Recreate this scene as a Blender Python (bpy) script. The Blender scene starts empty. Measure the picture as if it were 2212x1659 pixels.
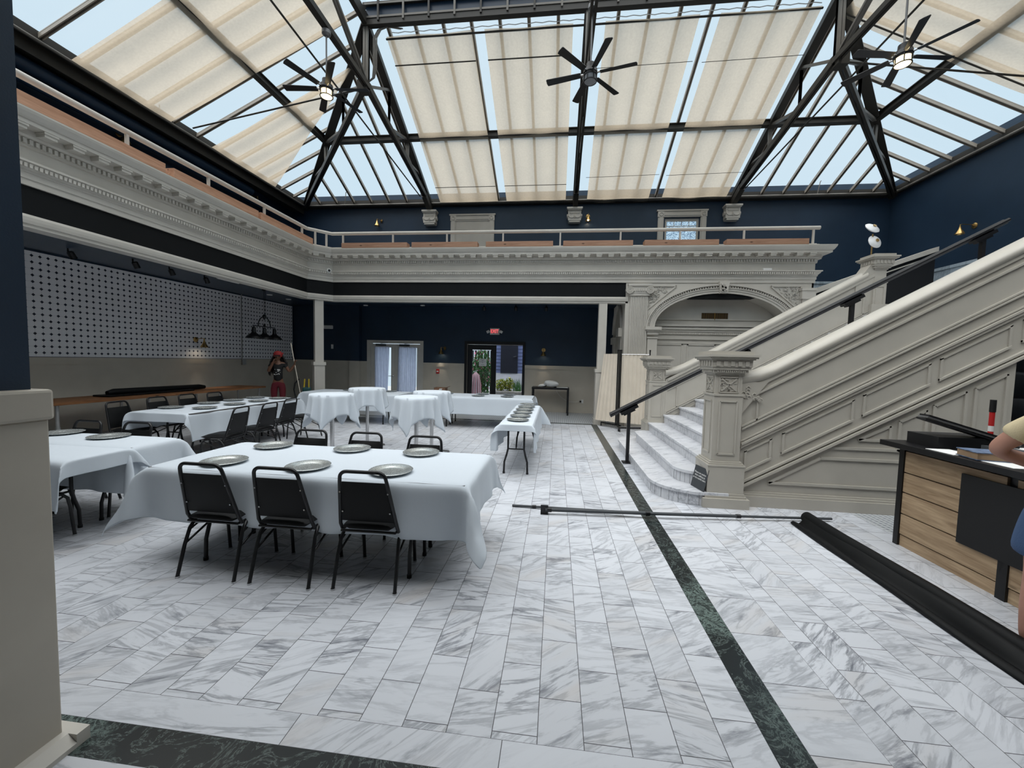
import bpy, bmesh, math, random
from mathutils import Vector, Matrix
from math import sin, cos, pi, radians as rad
D = bpy.data
SC = bpy.context.scene
COL = SC.collection
random.seed(7)

# ---------------------------------------------------------------- camera
cam_d = D.cameras.new('camera'); cam = D.objects.new('camera', cam_d); COL.objects.link(cam)
SC.camera = cam
def _cam():
    ya, pi_, ro = -.1111573, -.0582143, .0239962
    f = Vector((sin(ya)*cos(pi_), cos(ya)*cos(pi_), sin(pi_)))
    r = Vector((cos(ya), -sin(ya), 0)); u = r.cross(f)
    r2 = cos(ro)*r+sin(ro)*u; u2 = -sin(ro)*r+cos(ro)*u
    m = Matrix((r2, u2, -f)).transposed().to_4x4(); m.translation = (0, 0, 1.62)
    return m
cam.matrix_world = _cam()
cam_d.sensor_width = 36; cam_d.sensor_fit = 'HORIZONTAL'; cam_d.lens = 849.02/2212*36
cam_d.clip_start = .05; cam_d.clip_end = 200

# ---------------------------------------------------------------- world and light
SC.view_settings.view_transform = 'Standard'; SC.view_settings.look = 'None'
SC.view_settings.gamma = 1; SC.view_settings.use_curve_mapping = False
SC.view_settings.exposure = 0.0
SKY_LOW = (.60, .79, .93); SKY_GAIN = 5.2
w = D.worlds.new('sky'); SC.world = w; w.use_nodes = True
def _world():
    nt = w.node_tree; nt.nodes.clear(); nn = nt.nodes.new; L = nt.links.new
    out = nn('ShaderNodeOutputWorld'); bg = nn('ShaderNodeBackground')
    tc = nn('ShaderNodeTexCoord'); sp = nn('ShaderNodeSeparateXYZ')
    L(tc.outputs['Generated'], sp.inputs[0])
    m0 = nn('ShaderNodeMath'); m0.operation = 'MAXIMUM'; L(sp.outputs[1], m0.inputs[0]); m0.inputs[1].default_value = 0
    m1 = nn('ShaderNodeMath'); m1.operation = 'MULTIPLY_ADD'; L(m0.outputs[0], m1.inputs[0]); m1.inputs[1].default_value = -.45; L(sp.outputs[2], m1.inputs[2])
    ma = nn('ShaderNodeMath'); ma.operation = 'MULTIPLY_ADD'; L(sp.outputs[0], ma.inputs[0]); ma.inputs[1].default_value = -.12; L(m1.outputs[0], ma.inputs[2])
    mx = nn('ShaderNodeMapRange'); mx.interpolation_type = 'SMOOTHSTEP'
    mx.inputs[1].default_value = .44; mx.inputs[2].default_value = .78; mx.inputs[3].default_value = 1; mx.inputs[4].default_value = SKY_GAIN
    L(ma.outputs[0], mx.inputs[0])
    cl = nn('ShaderNodeTexNoise'); cl.inputs['Scale'].default_value = 2.2; cl.inputs['Detail'].default_value = 4
    L(tc.outputs['Generated'], cl.inputs['Vector'])
    cr = nn('ShaderNodeMix'); cr.data_type = 'RGBA'; cr.inputs[6].default_value = (*SKY_LOW, 1); cr.inputs[7].default_value = (.72, .84, .93, 1)
    L(cl.outputs[0], cr.inputs[0])
    hf = nn('ShaderNodeMapRange'); hf.inputs[1].default_value = 1.; hf.inputs[2].default_value = 2.4; L(mx.outputs[0], hf.inputs[0])
    hc = nn('ShaderNodeMix'); hc.data_type = 'RGBA'; L(hf.outputs[0], hc.inputs[0]); L(cr.outputs[2], hc.inputs[6]); hc.inputs[7].default_value = (.82, .83, .84, 1)
    L(hc.outputs[2], bg.inputs[0]); L(mx.outputs[0], bg.inputs[1]); L(bg.outputs[0], out.inputs[0])
_world()

# ---------------------------------------------------------------- mesh helpers
class MB:
    def __init__(s): s.v = []; s.f = []; s.m = []; s.mi = 0
    def add(s, vs, fs):
        b = len(s.v); s.v += [tuple(p) for p in vs]
        for f in fs: s.f.append([b+i for i in f]); s.m.append(s.mi)
        return s
    def box(s, x0, x1, y0, y1, z0, z1):
        x0, x1 = min(x0, x1), max(x0, x1); y0, y1 = min(y0, y1), max(y0, y1); z0, z1 = min(z0, z1), max(z0, z1)
        return s.add([(x, y, z) for z in (z0, z1) for x, y in ((x0, y0), (x1, y0), (x1, y1), (x0, y1))],
                     [(0, 3, 2, 1), (4, 5, 6, 7), (0, 1, 5, 4), (1, 2, 6, 5), (2, 3, 7, 6), (3, 0, 4, 7)])
    def cb(s, c, d, R=None):
        vs = [Vector((sx*d[0]/2, sy*d[1]/2, sz*d[2]/2)) for sz in (-1, 1) for sx, sy in ((-1, -1), (1, -1), (1, 1), (-1, 1))]
        if R is not None: vs = [R @ v for v in vs]
        return s.add([Vector(c)+v for v in vs], [(0, 3, 2, 1), (4, 5, 6, 7), (0, 1, 5, 4), (1, 2, 6, 5), (2, 3, 7, 6), (3, 0, 4, 7)])
    def beam(s, a, b, w_, h_, up=(0, 0, 1)):
        a, b = Vector(a), Vector(b); d = (b-a).normalized(); u = Vector(up)
        if abs(d.dot(u)) > .98: u = Vector((1, 0, 0))
        r = d.cross(u).normalized(); u = r.cross(d)
        vs = [p+r*sx*w_/2+u*sz*h_/2 for p in (a, b) for sx, sz in ((-1, -1), (1, -1), (1, 1), (-1, 1))]
        return s.add(vs, [(0, 3, 2, 1), (4, 5, 6, 7), (0, 1, 5, 4), (1, 2, 6, 5), (2, 3, 7, 6), (3, 0, 4, 7)])
    def tube(s, path, r, n=10, closed=False):
        P = [Vector(p) for p in path]; N = len(P)
        rs = r if isinstance(r, (list, tuple)) else [r]*N
        T = []
        for i in range(N):
            if closed: t = P[(i+1) % N]-P[i-1]
            else: t = P[min(i+1, N-1)]-P[max(i-1, 0)]
            T.append(t.normalized())
        u = Vector((0, 0, 1)) if abs(T[0].z) < .9 else Vector((1, 0, 0))
        vs = []
        for i in range(N):
            u = (u-T[i]*u.dot(T[i])).normalized(); q = T[i].cross(u)
            for k in range(n):
                a = 2*pi*k/n; vs.append(P[i]+(u*cos(a)+q*sin(a))*rs[i])
        fs = []
        for i in range(N if closed else N-1):
            j = (i+1) % N
            for k in range(n): fs.append((i*n+k, i*n+(k+1) % n, j*n+(k+1) % n, j*n+k))
        if not closed: fs += [tuple(range(n))[::-1], tuple((N-1)*n+k for k in range(n))]
        return s.add(vs, fs)
    def cyl(s, a, b, r0, r1=None, n=16): return s.tube([a, b], [r0, r0 if r1 is None else r1], n)
    def lathe(s, prof, c=(0, 0, 0), n=24, R=None, closed=True):
        c = Vector(c); vs = []
        for r, z in prof:
            for k in range(n):
                a = 2*pi*k/n; v = Vector((r*cos(a), r*sin(a), z))
                vs.append(c+(R @ v if R is not None else v))
        fs = [(i*n+k, i*n+(k+1) % n, (i+1)*n+(k+1) % n, (i+1)*n+k) for i in range(len(prof)-1) for k in range(n)]
        if closed: fs += [tuple(range(n))[::-1], tuple((len(prof)-1)*n+k for k in range(n))]
        return s.add(vs, fs)
    def prism(s, poly, ax, a0, a1):
        n = len(poly)
        def mk(p, a): return (a, p[0], p[1]) if ax == 0 else ((p[0], a, p[1]) if ax == 1 else (p[0], p[1], a))
        vs = [mk(p, a0) for p in poly]+[mk(p, a1) for p in poly]
        return s.add(vs, [tuple(range(n))[::-1], tuple(range(n, 2*n))]+[(i, (i+1) % n, n+(i+1) % n, n+i) for i in range(n)])
    def quad(s, *p): return s.add(p, [tuple(range(len(p)))])
    def sweep(s, path, prof, caps=True):
        """plan path (x,y); profile (out,z) with out to the right hand side of the path"""
        P = [Vector(p) for p in path]; N = len(P); vs = []
        for i in range(N):
            d0 = (P[i]-P[i-1]).normalized() if i else None; d1 = (P[i+1]-P[i]).normalized() if i < N-1 else None
            n0 = Vector((d0.y, -d0.x)) if d0 else None; n1 = Vector((d1.y, -d1.x)) if d1 else None
            if n0 and n1: m = (n0+n1).normalized(); m = m/m.dot(n0)
            else: m = n0 or n1
            for o, z in prof: q = P[i]+m*o; vs.append((q.x, q.y, z))
        k = len(prof)
        fs = [(i*k+j, i*k+j+1, (i+1)*k+j+1, (i+1)*k+j) for i in range(N-1) for j in range(k-1)]
        if caps: fs += [tuple(range(k)), tuple((N-1)*k+j for j in range(k))]
        return s.add(vs, fs)
    def build(s, name, mat, parent=None, smooth=0, kind=None, bevel=0):
        me = D.meshes.new(name); me.from_pydata(s.v, [], s.f)
        mats = mat if isinstance(mat, (list, tuple)) else [mat]
        for m in mats: me.materials.append(m)
        if len(mats) > 1:
            for p, i in zip(me.polygons, s.m): p.material_index = i
        bm = bmesh.new(); bm.from_mesh(me)
        bmesh.ops.recalc_face_normals(bm, faces=bm.faces)
        bm.to_mesh(me); bm.free()
        if smooth:
            for p in me.polygons: p.use_smooth = True
            me.set_sharp_from_angle(angle=rad(smooth))
        o = D.objects.new(name, me); COL.objects.link(o)
        if parent: o.parent = parent
        if kind: o['kind'] = kind
        if bevel:
            b = o.modifiers.new('bevel', 'BEVEL'); b.width = bevel; b.segments = 2; b.limit_method = 'ANGLE'; b.angle_limit = rad(40)
        return o
def struct(name, mb, mat, parent=None, **k): return mb.build(name, mat, parent, kind='structure', **k)
def tag(o, label, cat, group=None):
    o['label'] = label; o['category'] = cat
    if group: o['group'] = group
    return o
def thing(name, label, cat, loc=(0, 0, 0), rz=0, group=None):
    o = D.objects.new(name, None); COL.objects.link(o); o.location = loc; o.rotation_euler = (0, 0, rz); o.empty_display_size = .1
    return tag(o, label, cat, group)
def dup(root, loc, rz=0, label=None, group=None, scale=None):
    def cp(o, par):
        c = o.copy(); COL.objects.link(c); c.parent = par
        for ch in kids[o]: cp(ch, c)
        return c
    kids = {}
    def walk(o):
        kids[o] = [c for c in ALLOBJ() if c.parent == o]
        for c in kids[o]: walk(c)
    walk(root)
    r = cp(root, None); r.location = loc; r.rotation_euler = (0, 0, rz)
    if scale: r.scale = scale
    if label: r['label'] = label
    if group: r['group'] = group
    return r
def ALLOBJ(): return list(D.objects)
def arc(cx, cy, rx, ry, a0, a1, n): return [(cx+rx*cos(a0+(a1-a0)*i/n), cy+ry*sin(a0+(a1-a0)*i/n)) for i in range(n+1)]

# ---------------------------------------------------------------- materials
class NT:
    def __init__(s, name):
        s.m = D.materials.new(name); s.m.use_nodes = True; s.t = s.m.node_tree; s.t.nodes.clear()
        s.out = s.n('OutputMaterial')
    def n(s, ty, **k):
        nd = s.t.nodes.new('ShaderNode'+ty)
        for a, b in k.items(): setattr(nd, a, b)
        return nd
    def put(s, v, i):
        if hasattr(v, 'is_linked') or hasattr(v, 'links'): s.t.links.new(v, i)
        elif isinstance(v, tuple) and len(v) == 3 and i.type == 'RGBA': i.default_value = (*v, 1)
        else: i.default_value = v
    def math(s, op, a, b=None, c=None):
        nd = s.n('Math', operation=op); s.put(a, nd.inputs[0])
        if b is not None: s.put(b, nd.inputs[1])
        if c is not None: s.put(c, nd.inputs[2])
        return nd.outputs[0]
    def mix(s, f, a, b, ty='MIX'):
        nd = s.n('Mix', data_type='RGBA', blend_type=ty); s.put(f, nd.inputs[0]); s.put(a, nd.inputs[6]); s.put(b, nd.inputs[7]); return nd.outputs[2]
    def rng(s, v, a, b, c=0., d=1., sm=False):
        nd = s.n('MapRange'); nd.interpolation_type = 'SMOOTHSTEP' if sm else 'LINEAR'
        s.put(v, nd.inputs[0])
        for i, x in enumerate((a, b, c, d)): s.put(x, nd.inputs[i+1])
        return nd.outputs[0]
    def noise(s, v, sc, det=3, dist=0., rough=.5):
        nd = s.n('TexNoise'); s.put(v, nd.inputs['Vector']); nd.inputs['Scale'].default_value = sc; nd.inputs['Detail'].default_value = det
        nd.inputs['Distortion'].default_value = dist; nd.inputs['Roughness'].default_value = rough
        return nd.outputs[0]
    def comb(s, x, y, z):
        nd = s.n('CombineXYZ'); s.put(x, nd.inputs[0]); s.put(y, nd.inputs[1]); s.put(z, nd.inputs[2]); return nd.outputs[0]
    def sep(s, v): nd = s.n('SeparateXYZ'); s.put(v, nd.inputs[0]); return nd.outputs
    def vm(s, op, a, b): nd = s.n('VectorMath', operation=op); s.put(a, nd.inputs[0]); s.put(b, nd.inputs[1]); return nd.outputs[0]
    def pos(s): return s.n('NewGeometry').outputs['Position']
    def obj(s): return s.n('TexCoord').outputs['Object']
    def bsdf(s, col, rough=.5, metal=0., spec=.5, bump=None, bs=.2, coat=0, alpha=None, emit=None, est=0):
        b = s.n('BsdfPrincipled'); s.put(col, b.inputs['Base Color']); s.put(rough, b.inputs['Roughness']); s.put(metal, b.inputs['Metallic'])
        b.inputs['Specular IOR Level'].default_value = spec; b.inputs['Coat Weight'].default_value = coat
        if emit is not None: s.put(emit, b.inputs['Emission Color']); b.inputs['Emission Strength'].default_value = est
        if bump is not None:
            bn = s.n('Bump'); bn.inputs['Strength'].default_value = bs; bn.inputs['Distance'].default_value = .01; s.put(bump, bn.inputs['Height'])
            s.t.links.new(bn.outputs[0], b.inputs['Normal'])
        s.t.links.new(b.outputs[0], s.out.inputs[0]); return s.m
def paint(name, col, rough=.55, metal=0., var=.06, sc=3., bump=0., spec=.4, bsc=150):
    t = NT(name); n1 = t.noise(t.pos(), sc, 4)
    c = t.mix(t.rng(n1, .3, .7), tuple(x*(1-var) for x in col), tuple(min(1, x*(1+var)) for x in col))
    return t.bsdf(c, rough, metal, spec, t.noise(t.pos(), bsc, 2) if bump else None, bump)
M = {}
M['trim'] = paint('trim_paint', (.56, .53, .475), .42, var=.05)
M['stair'] = paint('stair_paint', (.42, .395, .345), .42, var=.05)
M['wains'] = paint('wainscot_paint', (.52, .475, .40), .45, var=.05)
M['navy'] = paint('navy_wall_paint', (.016, .034, .062), .38, var=.12, sc=1.2, bump=.05)
M['fascia'] = paint('charcoal_paint', (.005, .006, .007), .6, var=.1, spec=.2)
M['black'] = paint('black_metal', (.006, .006, .007), .38, .0, spec=.4)
M['vinyl'] = paint('black_vinyl', (.003, .0035, .004), .5, bump=.1, bsc=400, spec=.22)
M['steel'] = paint('roof_steel', (.030, .027, .022), .5, .1)
M['steel2'] = paint('roof_steel_grey', (.13, .12, .105), .45, .2)
M['alloy'] = paint('glazing_bar', (.36, .32, .27), .5, .2)
M['silver'] = paint('chrome', (.6, .6, .6), .25, 1.)
M['galv'] = paint('galvanised_pipe', (.45, .45, .44), .4, .7, sc=20)
M['brass'] = paint('brass', (.55, .36, .14), .3, 1.)
M['bronze'] = paint('dark_bronze', (.30, .18, .06), .35, 1.)
M['white'] = paint('white_plastic', (.75, .75, .73), .4)
M['grey'] = paint('grey_metal', (.16, .16, .16), .45, .3)
M['red'] = paint('red_plastic', (.45, .02, .02), .4)
M['yellow'] = paint('yellow_plastic', (.45, .33, .02), .45)
M['teal'] = paint('dark_teal', (.015, .07, .07), .5)
M['skin1'] = paint('brown_skin', (.16, .075, .045), .5)
M['skin2'] = paint('light_skin', (.42, .22, .16), .5)
M['cap'] = paint('red_scarf', (.28, .02, .02), .7)
M['burg'] = paint('burgundy_cloth', (.11, .008, .016), .8)
M['hair'] = paint('black_hair', (.012, .009, .008), .6)
M['tan'] = paint('pale_yellow_cotton', (.62, .52, .33), .85, bump=.2)
M['denim'] = paint('blue_cotton', (.055, .10, .20), .85, bump=.2)
M['blacktee'] = paint('black_cotton', (.008, .008, .009), .85)
M['paper'] = paint('white_paper', (.75, .75, .73), .6, var=.02)
M['board'] = paint('black_board', (.008, .008, .009), .5)
M['slate'] = paint('dark_grey_card', (.045, .05, .055), .5)
M['card'] = paint('cardboard', (.16, .085, .05), .8)
M['cream'] = paint('cream_fabric', (.72, .64, .53), .9, var=.05)
M['concrete'] = paint('concrete', (.35, .35, .34), .8, var=.2, sc=12)
M['siding'] = paint('lavender_siding', (.17, .22, .42), .7, var=.05)
M['extwhite'] = paint('white_render', (.62, .66, .75), .8, var=.1)
M['extdoor'] = paint('charcoal_door', (.012, .016, .03), .6)
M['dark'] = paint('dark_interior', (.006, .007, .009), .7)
M['opal'] = paint('opal_glass', (.85, .86, .86), .25)
def emis(name, c, st):
    t = NT(name); return t.bsdf((.8, .8, .8), .5, emit=c, est=st)
M['glow'] = emis('warm_lamp', (1., .78, .42), 3.0)
M['bulb'] = emis('bulb', (1., .9, .7), 30.)
M['exit'] = emis('exit_red', (1., .05, .06), 1.3)
def glass():
    t = NT('clear_glass'); tr = t.n('BsdfTransparent'); tr.inputs[0].default_value = (.97, .99, .99, 1)
    gl = t.n('BsdfGlossy'); gl.inputs['Roughness'].default_value = .02; ms = t.n('MixShader'); fr = t.n('LayerWeight'); fr.inputs[0].default_value = .5
    t.t.links.new(t.math('MULTIPLY_ADD', t.math('POWER', fr.outputs['Facing'], 5.), .7, .03), ms.inputs[0]); t.t.links.new(tr.outputs[0], ms.inputs[1]); t.t.links.new(gl.outputs[0], ms.inputs[2]); t.t.links.new(ms.outputs[0], t.out.inputs[0])
    return t.m
M['glass'] = glass()
def sheer(name, col, tcol, k=.6, bump=60, openw=.0):
    t = NT(name); p = t.obj(); n1 = t.noise(t.vm('MULTIPLY', p, (bump, bump, 8.)), 1, 3); n2 = t.noise(p, 1.3, 3)
    d = t.n('BsdfDiffuse'); tl = t.n('BsdfTranslucent'); ms = t.n('MixShader'); ms.inputs[0].default_value = k
    f = t.rng(t.math('ADD', t.math('MULTIPLY', n1, .5), t.math('MULTIPLY', n2, .5)), .3, .7, .88, 1.06)
    t.put(t.mix(1., col, t.comb(f, f, f), 'MULTIPLY'), d.inputs[0]); t.put(t.mix(1., tcol, t.comb(f, f, f), 'MULTIPLY'), tl.inputs[0])
    t.t.links.new(d.outputs[0], ms.inputs[1]); t.t.links.new(tl.outputs[0], ms.inputs[2])
    tp = t.n('BsdfTransparent'); m2 = t.n('MixShader'); m2.inputs[0].default_value = openw; t.t.links.new(ms.outputs[0], m2.inputs[1]); t.t.links.new(tp.outputs[0], m2.inputs[2])
    t.t.links.new(m2.outputs[0], t.out.inputs[0]); return t.m
M['shade'] = sheer('roof_shade_cloth', (.60, .54, .44), (.52, .43, .32), .62, 25, openw=.22)
M['curtain'] = sheer('door_curtain', (.7, .72, .8), (.62, .68, .85), .6, 10)
def cloth():
    t = NT('white_linen'); n = t.noise(t.obj(), 400, 2); n2 = t.noise(t.obj(), 5, 4, .6)
    return t.bsdf((.56, .61, .66), .85, 0, .2, t.math('ADD', t.math('MULTIPLY', n, .15), t.math('MULTIPLY', n2, 1.2)), .22)
M['cloth'] = cloth()
def plate():
    t = NT('silver_charger'); n = t.noise(t.obj(), 90, 3); return t.bsdf((.60, .63, .62), t.rng(n, .3, .7, .22, .32), .75, .5)
M['plate'] = plate()
def wood(name, c1, c2, axis=0, sc=6., rough=.55, knots=True, blotch=0.):
    t = NT(name); p = t.obj(); st = [14., 14., 14.]; st[axis] = 1.1
    q = t.vm('MULTIPLY', p, tuple(st)); n1 = t.noise(q, sc/6, 5, 1.5); n2 = t.noise(q, sc, 3)
    f = t.math('ADD', t.math('MULTIPLY', n1, .7), t.math('MULTIPLY', n2, .3)); c = t.mix(t.rng(f, .35, .65), c1, c2)
    if knots:
        v = t.n('TexVoronoi'); v.inputs['Scale'].default_value = 1; s2 = [7., 7., 7.]; s2[axis] = 2.6
        t.put(t.vm('MULTIPLY', p, tuple(s2)), v.inputs['Vector']); c = t.mix(t.rng(v.outputs['Distance'], .05, .13, 1, 0), c, tuple(x*.25 for x in c1))
    if blotch:
        c = t.mix(t.rng(t.noise(t.vm('MULTIPLY', p, tuple(x*.25 for x in st)), 1.6, 5, 1.), .58, .72, 0, blotch), c, tuple(x*.16 for x in c1))
    return t.bsdf(c, rough, 0, .3, f, .1)
M['pineX'] = wood('pine_board', (.30, .16, .10), (.44, .26, .17), 0)
M['pineY'] = wood('pine_board_side', (.42, .22, .13), (.60, .34, .22), 1)
M['plankY'] = wood('varnished_plank', (.16, .065, .025), (.30, .14, .06), 1, blotch=.4)
M['barn'] = wood('reclaimed_plank', (.27, .18, .105), (.52, .38, .24), 1, blotch=.65)
def marble(name, tw=0, tl=0, x0=0, y0=0, stag=.5, swap=False, base=(.62, .64, .68), vein=(.07, .08, .105), warm=.35, grout=True, sc=1., xyz=False):
    t = NT(name); P = t.pos(); S = t.sep(P)
    X, Y = (S[1], S[0]) if swap else (S[0], S[1])
    if tw:
        u = t.math('DIVIDE', t.math('SUBTRACT', X, x0), tw); row = t.math('FLOOR', u); fu = t.math('FRACT', u)
        off = t.math('MULTIPLY', t.math('FLOORED_MODULO', row, 2.), stag)
        v = t.math('ADD', t.math('DIVIDE', t.math('SUBTRACT', Y, y0), tl), off); col = t.math('FLOOR', v); fv = t.math('FRACT', v)
        idv = t.comb(row, col, 3.7)
    else: idv = t.comb(1., 2., 3.)
    wn = t.n('TexWhiteNoise', noise_dimensions='3D'); t.put(idv, wn.inputs[0]); R = t.sep(wn.outputs['Color'])
    vr = t.n('VectorRotate', rotation_type='Z_AXIS'); t.put(P, vr.inputs['Vector']); t.put(t.rng(R[0], 0, 1, -.95, .35), vr.inputs['Angle'])
    q = t.vm('ADD', t.vm('MULTIPLY', vr.outputs[0], (1.3*sc, 7.5*sc, 3.*sc)), t.vm('MULTIPLY', wn.outputs['Color'], (40., 40., 40.)))
    n1 = t.noise(q, 1.1, 7, .6, .6); n2 = t.noise(q, .45, 3, .4); n3 = t.noise(q, 2.6, 7, .7, .68)
    v1 = t.rng(t.math('ABSOLUTE', t.math('SUBTRACT', n1, .5)), .0, .05, 1, 0, True)
    v2 = t.rng(n3, .50, .70, 0, 1, True)
    amt = t.math('MULTIPLY', t.rng(n2, .33, .58, .08, 1), t.rng(R[1], 0, 1, .45, 1.))
    c = t.mix(t.rng(R[2], 0, 1, 0, .8), base, tuple(x*.86 for x in base))
    c = t.mix(t.math('MULTIPLY', t.rng(t.noise(q, .8, 3), .5, .8), t.math('MULTIPLY', t.math('GREATER_THAN', R[2], .62), warm)), c, (.52, .43, .34))
    c = t.mix(t.math('MULTIPLY', v2, t.math('MULTIPLY', amt, .85)), c, vein)
    c = t.mix(t.math('MULTIPLY', v1, t.math('MULTIPLY', amt, .6)), c, tuple(x*.8 for x in vein))
    c = t.mix(t.math('MULTIPLY', t.rng(t.noise(P, .7, 3), .4, .8), .18), c, tuple(x*.7 for x in base))
    rough = .34
    if tw and grout:
        g = t.math('MAXIMUM', t.math('GREATER_THAN', t.math('ABSOLUTE', t.math('SUBTRACT', fu, .5)), .5-.0017/tw),
                   t.math('GREATER_THAN', t.math('ABSOLUTE', t.math('SUBTRACT', fv, .5)), .5-.0017/tl))
        c = t.mix(g, c, (.07, .07, .075)); rough = t.rng(g, 0, 1, .34, .8)
    return t.bsdf(c, rough, 0, .4)
M['tile'] = marble('marble_tiles', .1985, .4, .165-.1985*50, 2.816-40, .5)
M['slabX'] = marble('marble_border', .15, .92, 1.432-.15*9, -1.102-9.2, 0, True)
M['slabY'] = marble('marble_border_long', .315, .378, 1.105, 2.824-3.78, 0)
M['stairmarble'] = marble('stair_marble', 0, base=(.66, .67, .70), vein=(.13, .15, .19), sc=1.3)
M['wallmarble'] = marble('wall_marble', .9, 1.2, 0, 0, 0, base=(.42, .50, .56), vein=(.2, .26, .3), warm=0)
def green():
    t = NT('green_marble'); P = t.pos(); q = t.vm('MULTIPLY', P, (1., 1., 1.))
    w1 = t.noise(q, 5, 8, 2.2, .7); w2 = t.noise(q, 1.2, 3, .8); w3 = t.noise(q, 14, 6, 1.5, .7)
    v = t.rng(t.math('ABSOLUTE', t.math('SUBTRACT', w1, .5)), 0, .022, 1, 0, True)
    v3 = t.rng(t.math('ABSOLUTE', t.math('SUBTRACT', w3, .5)), 0, .06, 1, 0, True)
    patch = t.rng(w2, .52, .68, 0, 1, True)
    c = t.mix(t.math('MULTIPLY', v, .45), (.009, .013, .014), (.20, .25, .23))
    c = t.mix(t.math('MULTIPLY', patch, t.math('ADD', .08, t.math('MULTIPLY', v3, .6))), c, (.20, .27, .245))
    return t.bsdf(c, .25, 0, .4)
M['green'] = green()
def mosaic():
    t = NT('mosaic_floor'); S = t.sep(t.pos())
    a = t.math('ABSOLUTE', t.math('SUBTRACT', t.math('FRACT', t.math('DIVIDE', S[0], .054)), .5)); b = t.math('ABSOLUTE', t.math('SUBTRACT', t.math('FRACT', t.math('DIVIDE', S[1], .054)), .5))
    g = t.math('MAXIMUM', t.math('GREATER_THAN', a, .44), t.math('GREATER_THAN', b, .44)); d = t.math('MULTIPLY', t.math('GREATER_THAN', a, .33), t.math('GREATER_THAN', b, .33))
    c = t.mix(g, (.50, .52, .53), (.14, .15, .17)); c = t.mix(d, c, (.03, .05, .09)); return t.bsdf(c, .35, 0, .4)
M['mosaic'] = mosaic()
def dots():
    t = NT('octagon_dot_tile'); S = t.sep(t.pos()); p = .112
    def cell(ox, oz):
        a = t.math('ABSOLUTE', t.math('SUBTRACT', t.math('FRACT', t.math('ADD', t.math('DIVIDE', S[1], p), ox)), .5)); b = t.math('ABSOLUTE', t.math('SUBTRACT', t.math('FRACT', t.math('ADD', t.math('DIVIDE', S[2], p), oz)), .5)); return a, b
    a, b = cell(0, 0)
    dot = t.math('GREATER_THAN', t.math('ADD', a, b), .76); gr = t.math('GREATER_THAN', t.math('MAXIMUM', a, b), .487)
    c = t.mix(gr, (.85, .85, .87), (.55, .55, .57)); c = t.mix(dot, c, (.005, .009, .028)); return t.bsdf(c, .3, 0, .5)
M['dots'] = dots()
def stripes():
    t = NT('pink_stripes'); S = t.sep(t.obj()); an = t.math('ARCTAN2', S[1], S[0]); f = t.math('GREATER_THAN', t.math('SINE', t.math('MULTIPLY', an, 12.)), 0.)
    return t.bsdf(t.mix(f, (.80, .66, .72), (.46, .22, .27)), .8)
M['stripes'] = stripes()
def leaf(name, c1, c2, c3=None, thr=.62):
    t = NT(name); n = t.noise(t.pos(), 9, 3); c = t.mix(t.rng(n, .35, .65), c1, c2)
    if c3: c = t.mix(t.math('GREATER_THAN', t.noise(t.vm('ADD', t.pos(), (7., 3., 1.)), 6, 2), thr), c, c3)
    return t.bsdf(c, .6)
M['leaf'] = leaf('green_leaves', (.02, .10, .02), (.10, .26, .08))
M['rose'] = leaf('rose_petals', (.75, .12, .30), (.85, .30, .45))
M['grassy'] = leaf('yellow_green_leaves', (.10, .22, .03), (.42, .40, .06))
def frosted():
    t = NT('patterned_glass'); n = t.noise(t.pos(), 26, 3, 2.); tr = t.n('BsdfTransparent'); t.put(t.mix(t.rng(n, .47, .53), (.2, .28, .38), (.85, .95, 1.)), tr.inputs[0])
    t.t.links.new(tr.outputs[0], t.out.inputs[0]); return t.m
M['frost'] = frosted()
# ================================================================ SETTING
XL, XR, YB = -9.1, 9.45, 12.78
YF = -1.1
# floor: one mesh, each laid area in its own stone
f = MB()
def fr(mi, x0, x1, y0, y1): f.mi = mi; f.box(x0, x1, y0, y1, -.12, 0)
fr(0, XL, .953, 1.582, 10.38); fr(1, .953, 1.105, 1.28, 10.38); fr(3, 1.105, 1.42, 1.28, 10.38); fr(0, 1.42, 3.36, 1.28, 10.38)
fr(0, 3.36, XR, 1.28, 2.2); fr(4, 3.36, XR, 2.2, 10.38)
fr(2, XL, .953, 1.432, 1.582); fr(1, XL, .953, 1.28, 1.432); fr(2, XL, .953, .9, 1.28); fr(0, XL, .953, YF, .9); fr(0, .953, XR, YF, 1.28)
fr(1, XL, 1.105, 10.38, 10.53); fr(4, 1.105, XR, 10.38, 10.53); fr(4, XL, XR, 10.53, YB)
struct('floor', f, [M['tile'], M['green'], M['slabX'], M['slabY'], M['mosaic']])
# left wall: navy with the dotted tile field, wainscot below
struct('wall_left', MB().box(XL-.2, XL, YF, YB, 0, 7.0), M['navy'])
struct('trim_1', MB().box(XL, XL+.02, 2.0, 12.70, 1.50, 3.32), M['dots'])
wz = MB(); wz.box(XL, XL+.025, YF, YB, .12, 1.36); wz.box(XL, XL+.04, YF, YB, 1.36, 1.49); wz.box(XL, XL+.035, YF, YB, 0, .16)
struct('baseboard_left', wz, M['wains'])
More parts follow.
